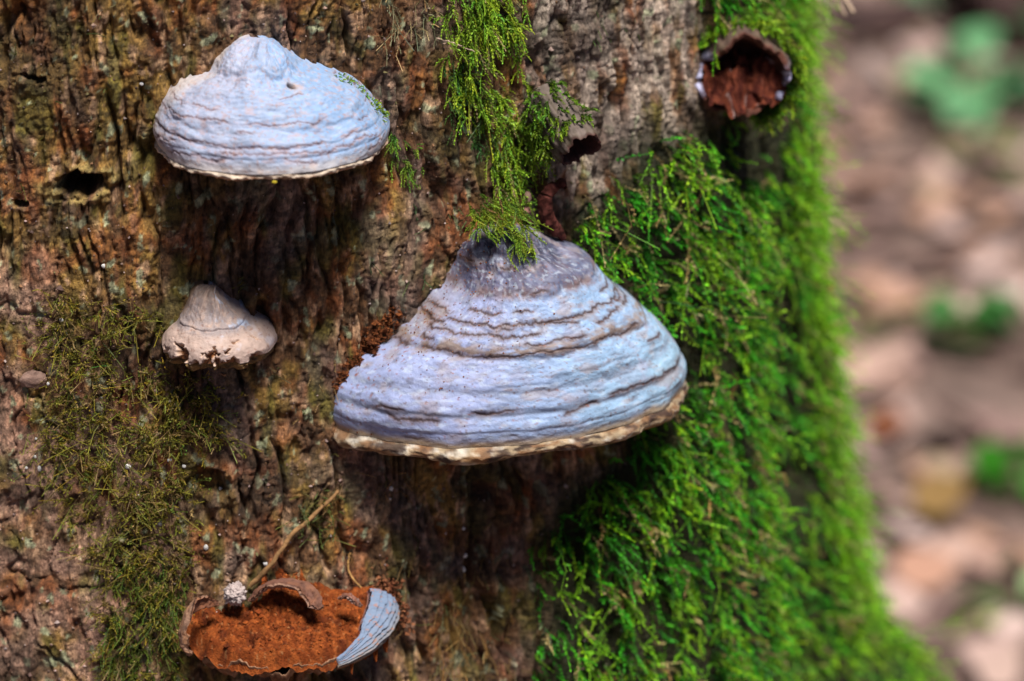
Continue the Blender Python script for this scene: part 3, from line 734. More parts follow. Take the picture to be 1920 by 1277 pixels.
for (b0, s) in [(0.2, 741), (0.33, 742), (0.47, 743), (0.58, 744), (0.70, 745), (0.80, 746), (0.90, 747)]:
    tt = t - b0 - 0.05 * fbm(ph * 4, 0 * t + s * .3, seed=s, oct=5, gain=.65); dl = np.maximum(dl, np.exp(-(tt / 0.018) ** 2) * sst(-.1, .25, noise(ph * 5, 0 * t + s, seed=s + 9)))
c = mix(c, (0.05, 0.035, 0.03), dl * 0.85)
c = mix(c, (0.34, 0.13, 0.05), sst(.15, .35, fbm(ph * 14, t * 14, seed=757)) * 0.6)
cin = np.broadcast_to(np.array([0.22, 0.07, 0.02]), c.shape)
VV = np.concatenate([P.reshape(-1, 3), Pin.reshape(-1, 3)]); q1 = grid_quads(nt, npn); n0 = nt * npn
def rimq(idx): return np.stack([idx[:-1], idx[1:], idx[1:] + n0, idx[:-1] + n0], -1)
ids = np.arange(n0).reshape(nt, npn)
QQ = np.concatenate([q1, q1[:, ::-1] + n0, rimq(ids[0]), rimq(ids[-1]), rimq(ids[:, 0]), rimq(ids[:, -1])])
mesh_obj('crust', VV, QQ, M_CRUST, kr, np.concatenate([c.reshape(-1, 3), cin.reshape(-1, 3)]))
# curled skins: left side and the arch at the back
def skin(path, wdir, width, thick, curl, c0, c1, seed, name='skin'):
    path = np.asarray(path, float); n = 90; s = np.linspace(0, 1, len(path))
    q = np.linspace(0, 1, n); pt = np.stack([smooth_interp(q, s, path[:, i]) for i in range(3)], -1)
    wd = np.stack([smooth_interp(q, s, np.asarray(wdir, float)[:, i]) for i in range(3)], -1); wd = unit(wd)
    Tn = unit(np.gradient(pt, axis=0)); Nn = unit(np.cross(Tn, wd))
    m = 22; v = np.linspace(0, 1, m)[None, :]
    taper = np.clip(np.sin(np.pi * np.clip(q * 0.96 + 0.02, 0, 1)) ** 0.5, 0.15, 1)[:, None]
    wv = width * taper * (1 + 0.35 * fbm(q[:, None] * 6, 0 * v + .3, seed=seed, oct=4))
    A = pt[:, None] + wd[:, None] * (v * wv)[..., None] + Nn[:, None] * (curl * np.sin(v * 2.2) * taper + 0.0012 * fbm(q[:, None] * 12, v * 3, seed=seed + 2, oct=3))[..., None]
    Nv = grid_normals(A); B = A - Nv * thick
    col = mix(c0, c1, sst(-.3, .3, fbm(q[:, None] * 9, v * 3, seed=seed + 4)))
    col = mix(col, (0.10, 0.04, 0.025), sst(.15, .4, fbm(q[:, None] * 22, v * 6, seed=seed + 6)) * 0.7)
    V = np.concatenate([A.reshape(-1, 3), B.reshape(-1, 3)]); k = n * m; q1 = grid_quads(n, m); ids = np.arange(k).reshape(n, m)
    rq = lambda i: np.stack([i[:-1], i[1:], i[1:] + k, i[:-1] + k], -1)
    Q = np.concatenate([q1, q1[:, ::-1] + k, rq(ids[0]), rq(ids[-1]), rq(ids[:, 0]), rq(ids[:, -1])])
    mesh_obj(name, V, Q, M_MARGIN, kr, np.concatenate([col.reshape(-1, 3), col.reshape(-1, 3) * np.array([0.6, 0.45, 0.4])]))
def kp(px, py, d): # local point seen at a pixel when it stands d off the trunk
    r = ray(px, py); dd = (FK.o + FK.n * d - CAM) @ FK.n / (r @ FK.n); return CAM + dd * r
K = [kp(408, 1136, 0.012), kp(372, 1143, 0.020), kp(340, 1170, 0.022), kp(336, 1205, 0.024), kp(350, 1228, 0.028)]
skin(K, [(0.1, -0.3, 0.9), (0.2, -0.5, .7), (0.7, -.5, .4), (0.8, -.5, .1), (0.8, -.4, 0)], 0.0115, 0.0018, 0.005, (0.26, 0.15, 0.10), (0.34, 0.17, 0.09), 761)
K = [kp(468, 1128, 0.004), kp(490, 1102, 0.004), kp(530, 1088, 0.005), kp(575, 1094, 0.007), kp(600, 1115, 0.013), kp(606, 1140, 0.022)]
skin(K, [(0.3, -0.5, .6), (0.2, -.6, .5), (0, -.7, .4), (-0.2, -.7, .3), (-.5, -.6, 0.1), (-.8, -.4, 0)], 0.0125, 0.0018, 0.005, (0.22, 0.13, 0.10), (0.30, 0.17, 0.11), 771)
K = [kp(635, 1122, 0.012), kp(650, 1115, 0.014), kp(668, 1122, 0.016), kp(680, 1135, 0.018)]
skin(K, [(0.2, -.6, .5), (0, -.7, .4), (-0.2, -.7, .3), (-.5, -.6, 0.1)], 0.006, 0.0014, 0.003, (0.34, 0.26, 0.24), (0.30, 0.15, 0.10), 781)

# lumpy blob: white foam clump, crumbs, pebbles
def blob(name, pos, rad, colf, label, cat, group=None, squash=(1, 1, 1), freq=2.2, amp=0.25, nu=26, nv=18, seed=0, parent=None, mat=None, lump=0):
    th, ph = np.meshgrid(np.linspace(0, np.pi, nv), np.linspace(0, 2 * np.pi, nu, endpoint=False), indexing='ij')
    D = np.stack([np.sin(th) * np.cos(ph), np.sin(th) * np.sin(ph), np.cos(th)], -1)
    r = 1 + amp * fbm(D[..., 0] * freq + seed, D[..., 1] * freq, D[..., 2] * freq + .1, seed=seed, oct=3) + lump * noise(D[..., 0] * 7 + seed, D[..., 1] * 7, D[..., 2] * 7 + .1, seed=seed + 3)
    V = np.asarray(pos) + D * r[..., None] * rad * np.array(squash)
    o = mesh_obj(name, V.reshape(-1, 3), grid_quads(nv, nu, wrap=True), mat or M_CRUMB, parent, colf(D).reshape(-1, 3))
    if parent is None: tag(o, label, cat, group)
    return o
blob('foam_clump', kp(441, 1114, 0.007), 0.0060, lambda D: mix((0.46, 0.38, 0.36), (0.30, 0.23, 0.22), sst(-.2, .4, fbm(D[..., 0] * 5, D[..., 1] * 5, D[..., 2] * 5 + .1))), 'small white foamy lump resting on the broken fungus', 'lump', amp=0.55, lump=0.30, nu=60, nv=40, seed=5)

# ------------------------------------------------------------------ old hollow brackets
def hollow(label, px, py, rx, ry, yaw, tilt, length, seed, outer, inner, rimc, outline=None, floor=True, push=0.0, lv=0.55):
    """shell standing off the trunk with an open, eaten-out front"""
    fr = Frame(px, py, yaw, push)
    root = empty('hollow_fungus', fr.o, label, 'fungus', 'bracket fungi on the trunk')
    n = 120; a = np.linspace(0, 2 * np.pi, n, endpoint=False)
    dirn = unit(fr.n * math.cos(tilt) + np.array([0, 0, math.sin(tilt)])); vz = unit(np.array([0, 0, 1.0]) - dirn * dirn[2]); ex = unit(np.cross(dirn, vz)); ex = ex if ex @ fr.e > 0 else -ex
    jag = 1 + 0.22 * fbm(np.cos(a) * 1.6 + seed, np.sin(a) * 1.6, seed=seed, oct=4)
    base = np.ones(n)
    if outline is not None: base = smooth_interp((a + 1e-6) % (2 * np.pi), np.linspace(0, 2 * np.pi, len(outline)), outline)
    rows = [(-0.03, 1.12), (0.15, 1.10), (0.45, 1.06), (0.75, 1.03), (0.93, 1.0), (1.0, 0.96), (0.98, 0.88), (0.85, 0.82), (0.55, 0.74), (0.30, 0.60), (0.22, 0.30), (0.20, 0.02)]
    P = []; C = []
    for i, (l, s) in enumerate(rows):
        L = length * l * (1 + lv * fbm(np.cos(a) * 1.8, np.sin(a) * 1.8, seed=seed + 9, oct=4) * (l > 0.4))
        k = base * s * jag * (1 + 0.05 * noise(np.cos(a) * 4 + i * .6, np.sin(a) * 4, seed=seed + 3))
        P.append(fr.o + ex * (np.cos(a) * rx * k)[:, None] + vz * (np.sin(a) * ry * k)[:, None] + dirn * L[:, None])
        nn = fbm(np.cos(a) * 5 + i * .4, np.sin(a) * 5, seed=seed + 5)
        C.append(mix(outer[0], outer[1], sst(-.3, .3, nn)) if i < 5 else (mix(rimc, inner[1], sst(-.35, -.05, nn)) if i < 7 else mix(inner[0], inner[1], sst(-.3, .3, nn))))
    P = np.array(P); C = np.array(C)
    if floor:                                                 # pale crust left on both sides
        side = sst(0.82, 0.95, np.abs(np.cos(a + 0.15))) * sst(-.3, 0.1, fbm(np.cos(a) * 6, np.sin(a) * 6, seed=seed + 41))
        C[1:7] = C[1:7] * (1 - side[None, :, None]) + np.array([0.42, 0.42, 0.60]) * side[None, :, None]
    R = 5 * (len(rows) - 1) + 1                               # smooth in between
    q = np.linspace(0, len(rows) - 1, R); i0 = np.clip(q.astype(int), 0, len(rows) - 2); f = (q - i0)[:, None, None]
    P2 = P[i0] * (1 - f) + P[i0 + 1] * f; C2 = C[i0] * (1 - f) + C[i0 + 1] * f
    P2 = P2 + (0.0016 * fbm(P2[..., 0] * 130, P2[..., 1] * 130, P2[..., 2] * 130, seed=seed + 7, oct=3))[..., None] * unit(P2 - (fr.o + dirn * length * .5))
    mesh_obj('shell', P2.reshape(-1, 3), grid_quads(R, n, wrap=True), M_MARGIN, root, C2.reshape(-1, 3))
    if floor:
        nu, nv = 90, 60
        uu, vv = np.meshgrid(np.linspace(-0.93, 0.93, nu), np.linspace(0.15, 1.06, nv), indexing='ij')
        lo = -0.80 * np.sqrt(np.clip(1 - uu ** 2, 0, 1)); hgt = 0.28 - 1.05 * sst(0.70, 1.06, vv) + 0.34 * fbm(uu * 3.5, vv * 3.5, seed=seed + 21, oct=3) + 0.16 * fbm(uu * 9, vv * 8, seed=seed + 23, oct=3)
        hgt = np.maximum(hgt * (1 - 0.35 * np.abs(uu)), lo)
        FP = fr.o + ex * (uu * rx * 0.9)[..., None] + vz * (hgt * ry)[..., None] + dirn * (vv * length)[..., None]
        for k_ in range(3): FP[..., k_] += 0.0055 * fbm(FP[..., 0] * 110 + 7 * k_, FP[..., 1] * 110, FP[..., 2] * 110, seed=seed + 31 + k_, oct=3)
        fc = mix((0.06, 0.012, 0.008), (0.16, 0.040, 0.020), sst(-.25, .3, fbm(uu * 7, vv * 7, seed=seed + 25)))
        fc = mix(fc, (0.42, 0.30, 0.28), sst(.33, .45, fbm(uu * 5, vv * 6, seed=seed + 27)) * 0.8)
        mesh_obj('crumbled_flesh', FP.reshape(-1, 3), grid_quads(nu, nv), M_FLESH, root, fc.reshape(-1, 3))
    return fr, dirn, ex, vz
hs = 0.000335
HF = hollow('old hollow bracket fungus with dark cavity and crumbling red brown flesh, ringed by moss', 1374, 120, 90 * hs, 84 * hs, 8, 0.0, 0.038, 811,
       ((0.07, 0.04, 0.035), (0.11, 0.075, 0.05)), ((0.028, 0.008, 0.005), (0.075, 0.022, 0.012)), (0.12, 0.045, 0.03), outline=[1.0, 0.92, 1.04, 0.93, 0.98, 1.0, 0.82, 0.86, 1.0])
HD = hollow('small dried bracket remnant with dark triangular opening beside hanging moss', 1022, 190, 46 * hs, 42 * hs, 40, -0.6, 0.040, 831,
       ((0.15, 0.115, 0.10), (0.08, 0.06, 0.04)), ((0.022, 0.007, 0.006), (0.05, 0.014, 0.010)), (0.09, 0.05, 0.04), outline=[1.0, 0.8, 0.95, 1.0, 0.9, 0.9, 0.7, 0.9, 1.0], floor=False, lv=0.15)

# red brown curled remnant
fr = Frame(1035, 400, 30)
root = empty('curled_remnant', fr.o, 'dark red brown curled flake above the largest fungus', 'fungus', 'bracket fungi on the trunk')
def lumpy_strip(path, rad, col, seed, name, parent, mat):
    path = np.asarray(path, float); s = np.linspace(0, 1, len(path)); q = np.linspace(0, 1, 60)
    pt = np.stack([smooth_interp(q, s, path[:, i]) for i in range(3)], -1); rd = smooth_interp(q, s, rad)
    V, Q = tube(pt, rd, 28); ax = np.repeat(pt, 28, 0)
    f = 1 + 0.8 * fbm(V[:, 0] * 160, V[:, 1] * 130, V[:, 2] * 130, seed=seed, oct=4)
    V = ax + (V - ax) * f[:, None]
    c = mix(col[0], col[1], sst(-.3, .3, fbm(V[:, 0] * 200, V[:, 1] * 200, V[:, 2] * 200, seed=seed + 2)))
    return mesh_obj(name, V, Q, mat, parent, c)
def fp(fr, px, py, d):
    r = ray(px, py); dd = (fr.o + fr.n * d - CAM) @ fr.n / (r @ fr.n); return CAM + dd * r
lumpy_strip([fp(fr, 1046, 350, .010), fp(fr, 1028, 362, .012), fp(fr, 1022, 392, .012), fp(fr, 1035, 420, .012), fp(fr, 1055, 446, .008)], [0.0022, 0.0045, 0.0048, 0.0044, 0.0020], ((0.05, 0.012, 0.009), (0.15, 0.045, 0.035)), 851, 'flake', root, M_FLESH)
lumpy_strip([fp(fr, 1040, 352, .008), fp(fr, 1052, 345, .014), fp(fr, 1060, 352, .018)], [0.0015, 0.0030, 0.0010], ((0.05, 0.012, 0.010), (0.09, 0.03, 0.02)), 853, 'curl', root, M_FLESH)
blob('bark_crumb', fp(fr, 989, 371, 0.004), 0.0030, lambda D: np.broadcast_to(np.array([0.42, 0.26, 0.20]), D.shape), 'pinkish tan bark crumb beside the curled red flake, the upper of two', 'crumb', 'bark crumbs', squash=(0.8, .7, 1.3), seed=11)
blob('bark_crumb', fp(fr, 988, 396, 0.004), 0.0026, lambda D: np.broadcast_to(np.array([0.34, 0.17, 0.13]), D.shape), 'pinkish tan bark crumb beside the curled red flake, the lower of two', 'crumb', 'bark crumbs', seed=12)

# ------------------------------------------------------------------ moss
def shoots(base, d0, d1, L, nodes, leafl, leafw, c0, c1, alpha=0.55, wig=0.10, stemr=0.00022, cvar=0.25, per=3, dry=None, rng=RNG):
    """plumes of tiny pointed leaves along curved stems -> V, Q, C and the stems' curves"""
    N = len(base); t = np.linspace(0, 1, nodes)[None, :, None]
    d0 = unit(d0)[:, None]; d1 = unit(d1)[:, None]; Lr = L[:, None, None]
    w1 = unit(rng.normal(size=(N, 1, 3))); ph = rng.uniform(0, 6.28, (N, 1, 1))
    cen = base[:, None] + Lr * (d0 * (t - t * t / 2) + d1 * t * t / 2 + w1 * wig * (np.sin(t * 5 + ph) - np.sin(ph)) * t)
    T = unit(np.gradient(cen, axis=1))
    ref = unit(rng.normal(size=(N, 1, 3))); A = unit(np.cross(T, ref)); B = np.cross(T, A)
    bright = rng.normal(1, cvar, (N, 1, 1)).clip(0.45, 1.7); hue = rng.normal(0, 1, (N, 1, 1))
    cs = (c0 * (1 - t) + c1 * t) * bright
    cs = cs * (1 + np.concatenate([0.18 * hue, 0.0 * hue, -0.1 * hue], -1))
    if dry is not None:
        isd = (rng.random((N, 1, 1)) < dry[0]); cs = np.where(isd, np.asarray(dry[1]) * bright * (0.5 + 0.6 * t), cs)
    Vs = []; Qs = []; Cs = []; off = 0
    # stems
    ns = max(3, nodes // 3); idx = np.linspace(0, nodes - 1, ns).astype(int)
    ca = np.arange(3) * 2 * np.pi / 3
    ring_ = cen[:, idx, None] + stemr * (np.cos(ca)[None, None, :, None] * A[:, idx, None] + np.sin(ca)[None, None, :, None] * B[:, idx, None])
    Vs.append(ring_.reshape(-1, 3)); q = grid_quads(ns, 3, wrap=True)
    Qs.append((q[None] + (np.arange(N) * ns * 3)[:, None, None]).reshape(-1, 4)); Cs.append(np.repeat(cs[:, idx, None] * 0.8, 3, 2).reshape(-1, 3)); off = N * ns * 3
    # leaves
    j = np.arange(nodes)
    for k in range(per):
        az = j[None] * 2.4 + k * 2 * np.pi / per + rng.uniform(0, .8, (N, nodes))
        s = np.cos(az)[..., None] * A + np.sin(az)[..., None] * B
        al = alpha * (1 + 0.3 * rng.normal(size=(N, nodes, 1)))
        dl = unit(T * np.cos(al) + s * np.sin(al)); wv = unit(np.cross(T, s))
        sz = (1 - 0.55 * t ** 3) * (0.75 + 0.25 * np.minimum(1, t * 4)) * rng.uniform(0.75, 1.2, (N, nodes, 1))
        l = leafl * sz; w = leafw * sz
        p0 = cen; p2 = cen + dl * l; mid = cen + dl * l * 0.42 + s * l * 0.06
        V = np.stack([p0, mid - wv * w, p2, mid + wv * w], 2)
        Vs.append(V.reshape(-1, 3)); m = N * nodes
        Qs.append(off + np.arange(m * 4).reshape(-1, 4)); off += m * 4
        lc = cs * rng.uniform(0.75, 1.2, (N, nodes, 1))
        Cs.append(np.stack([lc * 0.85, lc, lc * 1.15, lc], 2).reshape(-1, 3))
    return np.concatenate(Vs), np.concatenate(Qs), np.concatenate(Cs), cen

def join(parts):
    V = []; Q = []; C = []; o = 0
    for (v, q, c) in parts:
        V.append(v); Q.append(q + o); C.append(c); o += len(v)
    return np.concatenate(V), np.concatenate(Q), np.concatenate(C)

def scatter(th0, th1, z0, z1, n, maskf, rng=RNG):
    th = rng.uniform(math.radians(th0), math.radians(th1), n); z = rng.uniform(z0, z1, n)
    keep = rng.random(n) < maskf(th, z)
    th = th[keep]; z = z[keep]
    nrm = np.stack([np.sin(th), -np.cos(th), 0 * th], -1); tan = np.stack([np.cos(th), np.sin(th), 0 * th], -1)
    return th, z, surf(th, z, -0.0008), nrm, tan
DOWN = np.array([0, 0, -1.0])
def bounds(poly):
    P = np.asarray(poly, float); P = P[(P[:, 0] < 1480)]
    th, z, hit = pix_trunk(P[:, 0], P[:, 1]); return np.degrees(th[hit].min()) - 2, np.degrees(th[hit].max()) + 2, z[hit].min() - .02, z[hit].max() + .02
def clump(th, z, sx, sz, seed, lo, hi): return sst(lo, hi, fbm(th * 0.46 / sx, z / sz, seed=seed, oct=3))

def patch_moss(poly, dens, Lm, c0, c1, seed, soft=14, hang=0.7, out=0.6, side=0.5, nodes=10, leafl=0.0021, leafw=0.00042, lo=-0.25, hi=0.15, sx=0.02, sz=0.03, branches=0, dry=None, alpha=0.55, wig=0.12, cvar=0.25, up=0.0, per=3):
    rng = np.random.default_rng(seed)
    a, b, c, d = bounds(poly); area = math.radians(b - a) * 0.46 * (d - c)
    th, z, P, nr, tn = scatter(a, b, c, d, int(dens * area), lambda th, z: px_mask(th, z, poly, soft) * clump(th, z, sx, sz, seed, lo, hi), rng)
    N = len(th)
    r1 = rng.normal(size=(N, 1)); r2 = rng.normal(size=(N, 1)); r3 = rng.normal(size=(N, 1))
    d0 = nr * out + tn * side * r1 + DOWN * (hang * 0.5 + 0.35 * r2 - up)
    d1 = nr * (0.12 + 0.25 * np.abs(r3)) + tn * side * 0.8 * (r1 * 0.5 + r3 * 0.6) + DOWN * (hang + 0.3 * r2 - up)
    L = Lm * rng.lognormal(0, 0.35, N).clip(0.4, 2.2)
    v, q, cc, cen = shoots(P, d0, d1, L, nodes, leafl, leafw, np.array(c0), np.array(c1), alpha=alpha, wig=wig, dry=dry, cvar=cvar, rng=rng, per=per)
    parts = [(v, q, cc)]
    if branches:
        k = rng.integers(0, N, N * branches); j = rng.integers(1, nodes - 2, N * branches)
        bp = cen[k, j]; tg = unit(cen[k, j + 1] - cen[k, j - 1]); sd = unit(np.cross(tg, nr[k])) * np.sign(rng.normal(size=(len(k), 1)))
        e0 = tg * 0.7 + sd * 0.8 + nr[k] * 0.25 * rng.normal(size=(len(k), 1)); e1 = tg * 0.9 + sd * 0.35 + DOWN * 0.25
        Lb = L[k] * rng.uniform(0.22, 0.5, len(k))
        v, q, cc, _ = shoots(bp, e0, e1, Lb, max(5, nodes // 2), leafl * 0.85, leafw * 0.85, np.array(c0) * .6 + np.array(c1) * .4, np.array(c1), alpha=alpha, wig=0.06, cvar=cvar * .7, dry=dry, rng=rng, per=per)
        parts.append((v, q, cc))
    return parts
def moss_obj(parts, label, cat='moss', name='moss'):
    v, q, c = join(parts)
    return tag(mesh_obj(name, v, q, M_MOSS, None, c, smooth=False), label, cat, kind='stuff')

G0 = (0.020, 0.060, 0.004); G1 = (0.17, 0.36, 0.018); GY_ = (0.27, 0.42, 0.03)
# bright carpet over the right flank, wrapping round past the visible edge
def right_mask(th, z):
    d = np.degrees(th); m = np.where(d > 80, sst(125, 112, d), px_mask(th, z, M_RIGHT, 22))
    bare = sst(0.04, 0.22, fbm(th * 0.46 / 0.020, z / 0.075, seed=903, oct=3))
    groove = np.exp(-((d - 64) / 4.5) ** 2) * (0.35 + 0.6 * sst(0.80, 0.66, z))
    m = m * (1 - 0.85 * np.where(d < 80, px_mask(th, z, [(1295, 205), (1470, 205), (1455, 290), (1400, 335), (1310, 300)], 14), 0))  # moss thinned where the hollow bracket's shadow falls, shaping a dark patch
    return m * (1 - 0.85 * bare) * (1 - groove) * (0.12 + 0.88 * sst(-.25, .25, fbm(th * 0.46 / 0.014, z / 0.022, seed=905, oct=2)))
rng = np.random.default_rng(21); parts = []
th, z, P, nr, tn = scatter(10, 122, 0.27, 0.97, 34000, right_mask, rng)
N = len(th); rr_ = rng.normal(size=(N, 4))
flow = fbm(th * .46 / .05, z / .06, seed=907, oct=2)[:, None]
cush = sst(-.2, .35, fbm(th * 0.46 / 0.022, z / 0.030, seed=913, oct=2)); P = P + nr * (0.010 * cush)[:, None]
d0 = nr * 0.8 + tn * (0.35 * rr_[:, :1] + 0.5 * flow) + DOWN * (0.25 + 0.4 * rr_[:, 1:2])
d1 = nr * (0.35 + 0.25 * np.abs(rr_[:, 2:3])) + tn * (0.45 * rr_[:, 3:4] + 0.4 * flow + .1) + DOWN * (0.65 + 0.35 * rr_[:, 1:2])
L = 0.0205 * rng.lognormal(0, 0.35, N).clip(0.4, 2.3) * (0.8 + 0.5 * sst(-.2, .4, fbm(th * .46 / .03, z / .04, seed=909)))
hue = sst(-0.3, 0.35, fbm(th * .46 / .03, z / .04, seed=911, oct=4) - 0.05 + 0.35 * sst(60, 80, np.degrees(th)))
for lo_, hi_, a0, a1 in [(0, 0.5, (0.008, 0.055, 0.003), (0.075, 0.46, 0.014)), (0.5, 1.01, (0.025, 0.085, 0.003), (0.30, 0.68, 0.016))]:
    s = (hue >= lo_) & (hue < hi_)
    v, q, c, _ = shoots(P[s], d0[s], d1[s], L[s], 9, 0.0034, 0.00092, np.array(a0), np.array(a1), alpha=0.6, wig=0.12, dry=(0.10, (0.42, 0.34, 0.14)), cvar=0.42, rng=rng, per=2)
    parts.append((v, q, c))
for sd_, n_, Lm_, cA, cB in [(23, 3000, 0.034, (0.02, 0.08, 0.004), (0.28, 0.62, 0.02)), (25, 1000, 0.030, (0.10, 0.06, 0.02), (0.42, 0.34, 0.14))]:
    rg = np.random.default_rng(sd_); th, z, P, nr, tn = scatter(10, 100, 0.28, 0.96, n_, lambda t_, z_: right_mask(t_, z_) ** 0.5, rg); n_ = len(th); rn = rg.normal(size=(n_, 3))
    fl = fbm(th * .46 / .04, z / .05, seed=sd_, oct=2)[:, None]
    v, q, c, cen = shoots(P, nr * 0.9 + tn * (0.6 * rn[:, :1] + fl) + DOWN * 0.2, nr * 0.1 + tn * (0.7 * rn[:, 1:2] + fl) + DOWN * 0.9, Lm_ * rg.lognormal(0, .35, n_).clip(.5, 1.8), 13, 0.0030, 0.0008, np.array(cA), np.array(cB), wig=0.2, rng=rg, per=2)
    parts.append((v, q, c)); kk = rg.integers(0, n_, n_ * 2); jj = rg.integers(2, 11, n_ * 2); tg = unit(cen[kk, jj + 1] - cen[kk, jj - 1])
    sd2 = unit(np.cross(tg, nr[kk])) * np.sign(rg.normal(size=(len(kk), 1)))
    v, q, c, _ = shoots(cen[kk, jj], tg * .6 + sd2 * .9, tg * .9 + sd2 * .3 + DOWN * .2, 0.009 * rg.lognormal(0, .3, len(kk)), 6, 0.0026, 0.0007, np.array(cA) * .5 + np.array(cB) * .5, np.array(cB), rng=rg, per=2)
    parts.append((v, q, c))
moss_obj(parts, 'thick bright green moss carpet over the right flank of the trunk')

# hanging plumes in the middle
MB = [(838, -40), (985, -40), (985, 120), (1000, 185), (1042, 205), (1035, 262), (1002, 310), (985, 345), (925, 350), (905, 320), (905, 255), (895, 200), (835, 175), (850, 90)]
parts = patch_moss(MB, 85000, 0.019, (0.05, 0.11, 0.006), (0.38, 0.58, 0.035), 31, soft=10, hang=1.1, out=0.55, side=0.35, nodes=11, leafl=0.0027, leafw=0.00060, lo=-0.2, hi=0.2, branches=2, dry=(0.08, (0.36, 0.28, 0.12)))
MB2 = [(825, 60), (900, 100), (925, 260), (900, 280), (860, 230), (820, 190)]
parts += patch_moss(MB2, 70000, 0.013, (0.02, 0.06, 0.012), (0.09, 0.20, 0.04), 33, hang=1.0, branches=1)
moss_obj(parts, 'hanging bright yellow green moss plumes between the two large fungi')
# beside the upper fungus
MD = [(728, 245), (755, 250), (785, 300), (782, 335), (755, 320), (735, 285)]
moss_obj(patch_moss(MD, 130000, 0.012, (0.03, 0.10, 0.008), (0.25, 0.42, 0.04), 35, soft=8, hang=1.1, lo=-1, hi=-0.8, branches=1), 'small green moss tuft at the right edge of the upper fungus')
# dull patch on the left
ME = [(95, 560), (285, 585), (300, 690), (420, 720), (455, 800), (400, 860), (330, 1000), (345, 1075), (320, 1330), (195, 1330), (205, 1090), (150, 1010), (80, 900), (70, 800), (110, 700), (80, 640)]
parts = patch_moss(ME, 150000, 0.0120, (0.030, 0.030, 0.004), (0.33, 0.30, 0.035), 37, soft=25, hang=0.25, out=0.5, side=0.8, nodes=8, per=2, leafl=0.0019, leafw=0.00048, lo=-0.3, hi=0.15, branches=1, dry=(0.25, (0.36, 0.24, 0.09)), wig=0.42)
moss_obj(parts, 'dull olive and brown moss patch below and left of the small fungus')
MF = [(205, 1060), (300, 1045), (345, 1090), (330, 1200), (320, 1330), (200, 1330)]
moss_obj(patch_moss(MF, 90000, 0.012, (0.018, 0.035, 0.004), (0.16, 0.22, 0.025), 39, hang=0.7, nodes=9, leafl=0.0017, leafw=0.00034, lo=-0.4, hi=0.0, branches=1, dry=(0.1, (0.3, 0.22, 0.08))), 'dark green moss clump left of the broken fungus')
# thin threads elsewhere
parts = []
for poly, dens, Lm, a0, a1, sd, hg, kw in [
    ([(690, 330), (860, 340), (850, 540), (740, 560), (690, 480)], 9000, 0.009, (0.02, 0.03, 0.008), (0.10, 0.16, 0.05), 41, 0.5, {}),
    ([(640, 890), (1010, 880), (1020, 1330), (740, 1330), (760, 1150), (640, 1080)], 9000, 0.011, (0.05, 0.032, 0.008), (0.24, 0.17, 0.04), 43, 0.6, dict(dry=(0.5, (0.36, 0.21, 0.08)), wig=0.25)),
    ([(985, -60), (1180, -60), (1190, 60), (1060, 90), (1000, 40)], 14000, 0.009, (0.015, 0.035, 0.006), (0.10, 0.16, 0.03), 45, 0.9, {}),
    ([(370, 470), (490, 480), (470, 540), (400, 530)], 14000, 0.008, (0.06, 0.05, 0.008), (0.28, 0.22, 0.04), 47, 0.3, {}),
    ([(545, 930), (640, 930), (640, 1010), (560, 1010)], 26000, 0.009, (0.03, 0.035, 0.006), (0.18, 0.22, 0.05), 49, 0.3, dict(lo=-.5, hi=-.2)),
    ([(-60, -60), (420, -60), (300, 320), (-60, 480)], 2600, 0.006, (0.04, 0.04, 0.008), (0.16, 0.15, 0.03), 51, 0.4, {}),
    ([(420, 700), (640, 640), (640, 900), (440, 1000)], 6000, 0.008, (0.03, 0.03, 0.008), (0.17, 0.17, 0.05), 53, 0.4, dict(dry=(0.4, (0.34, 0.22, 0.09)))),
    ([(860, 360), (1000, 345), (1030, 430), (960, 440), (870, 420)], 26000, 0.009, (0.03, 0.05, 0.006), (0.20, 0.30, 0.04), 55, 0.9, dict(branches=1)),
    ([(1000, 560 + 340), (1100, 900), (1090, 1330), (1000, 1330)], 9000, 0.012, (0.012, 0.035, 0.004), (0.07, 0.18, 0.02), 57, 1.0, {})]:
    k = dict(nodes=7, per=2, leafl=0.0015, leafw=0.00034, out=0.45, side=0.7, lo=0.0, hi=0.3, branches=0); k.update(kw); dens *= 3
    parts += patch_moss(poly, dens, Lm, a0, a1, sd, hang=hg, **k)
moss_obj(parts, 'thin scattered moss threads clinging to the brown bark')
# pale dry plumes
parts = patch_moss([(715, -40), (835, -40), (815, 40), (795, 110), (740, 70)], 30000, 0.018, (0.16, 0.12, 0.05), (0.48, 0.42, 0.22), 61, hang=1.1, out=0.5, side=0.45, nodes=9, leafl=0.0013, leafw=0.0002, lo=-0.3, hi=0.0, branches=1, wig=0.2)
moss_obj(parts, 'pale straw coloured dry moss strands hanging from the top')
parts = patch_moss([(835, 1115), (930, 1110), (960, 1260), (850, 1330), (800, 1240)], 24000, 0.020, (0.12, 0.07, 0.02), (0.44, 0.30, 0.10), 63, hang=1.1, out=0.5, side=0.4, nodes=9, leafl=0.0011, leafw=0.0002, lo=-0.3, hi=0.0, branches=1, wig=0.25)
moss_obj(parts, 'golden dry moss fibres hanging right of the broken fungus')

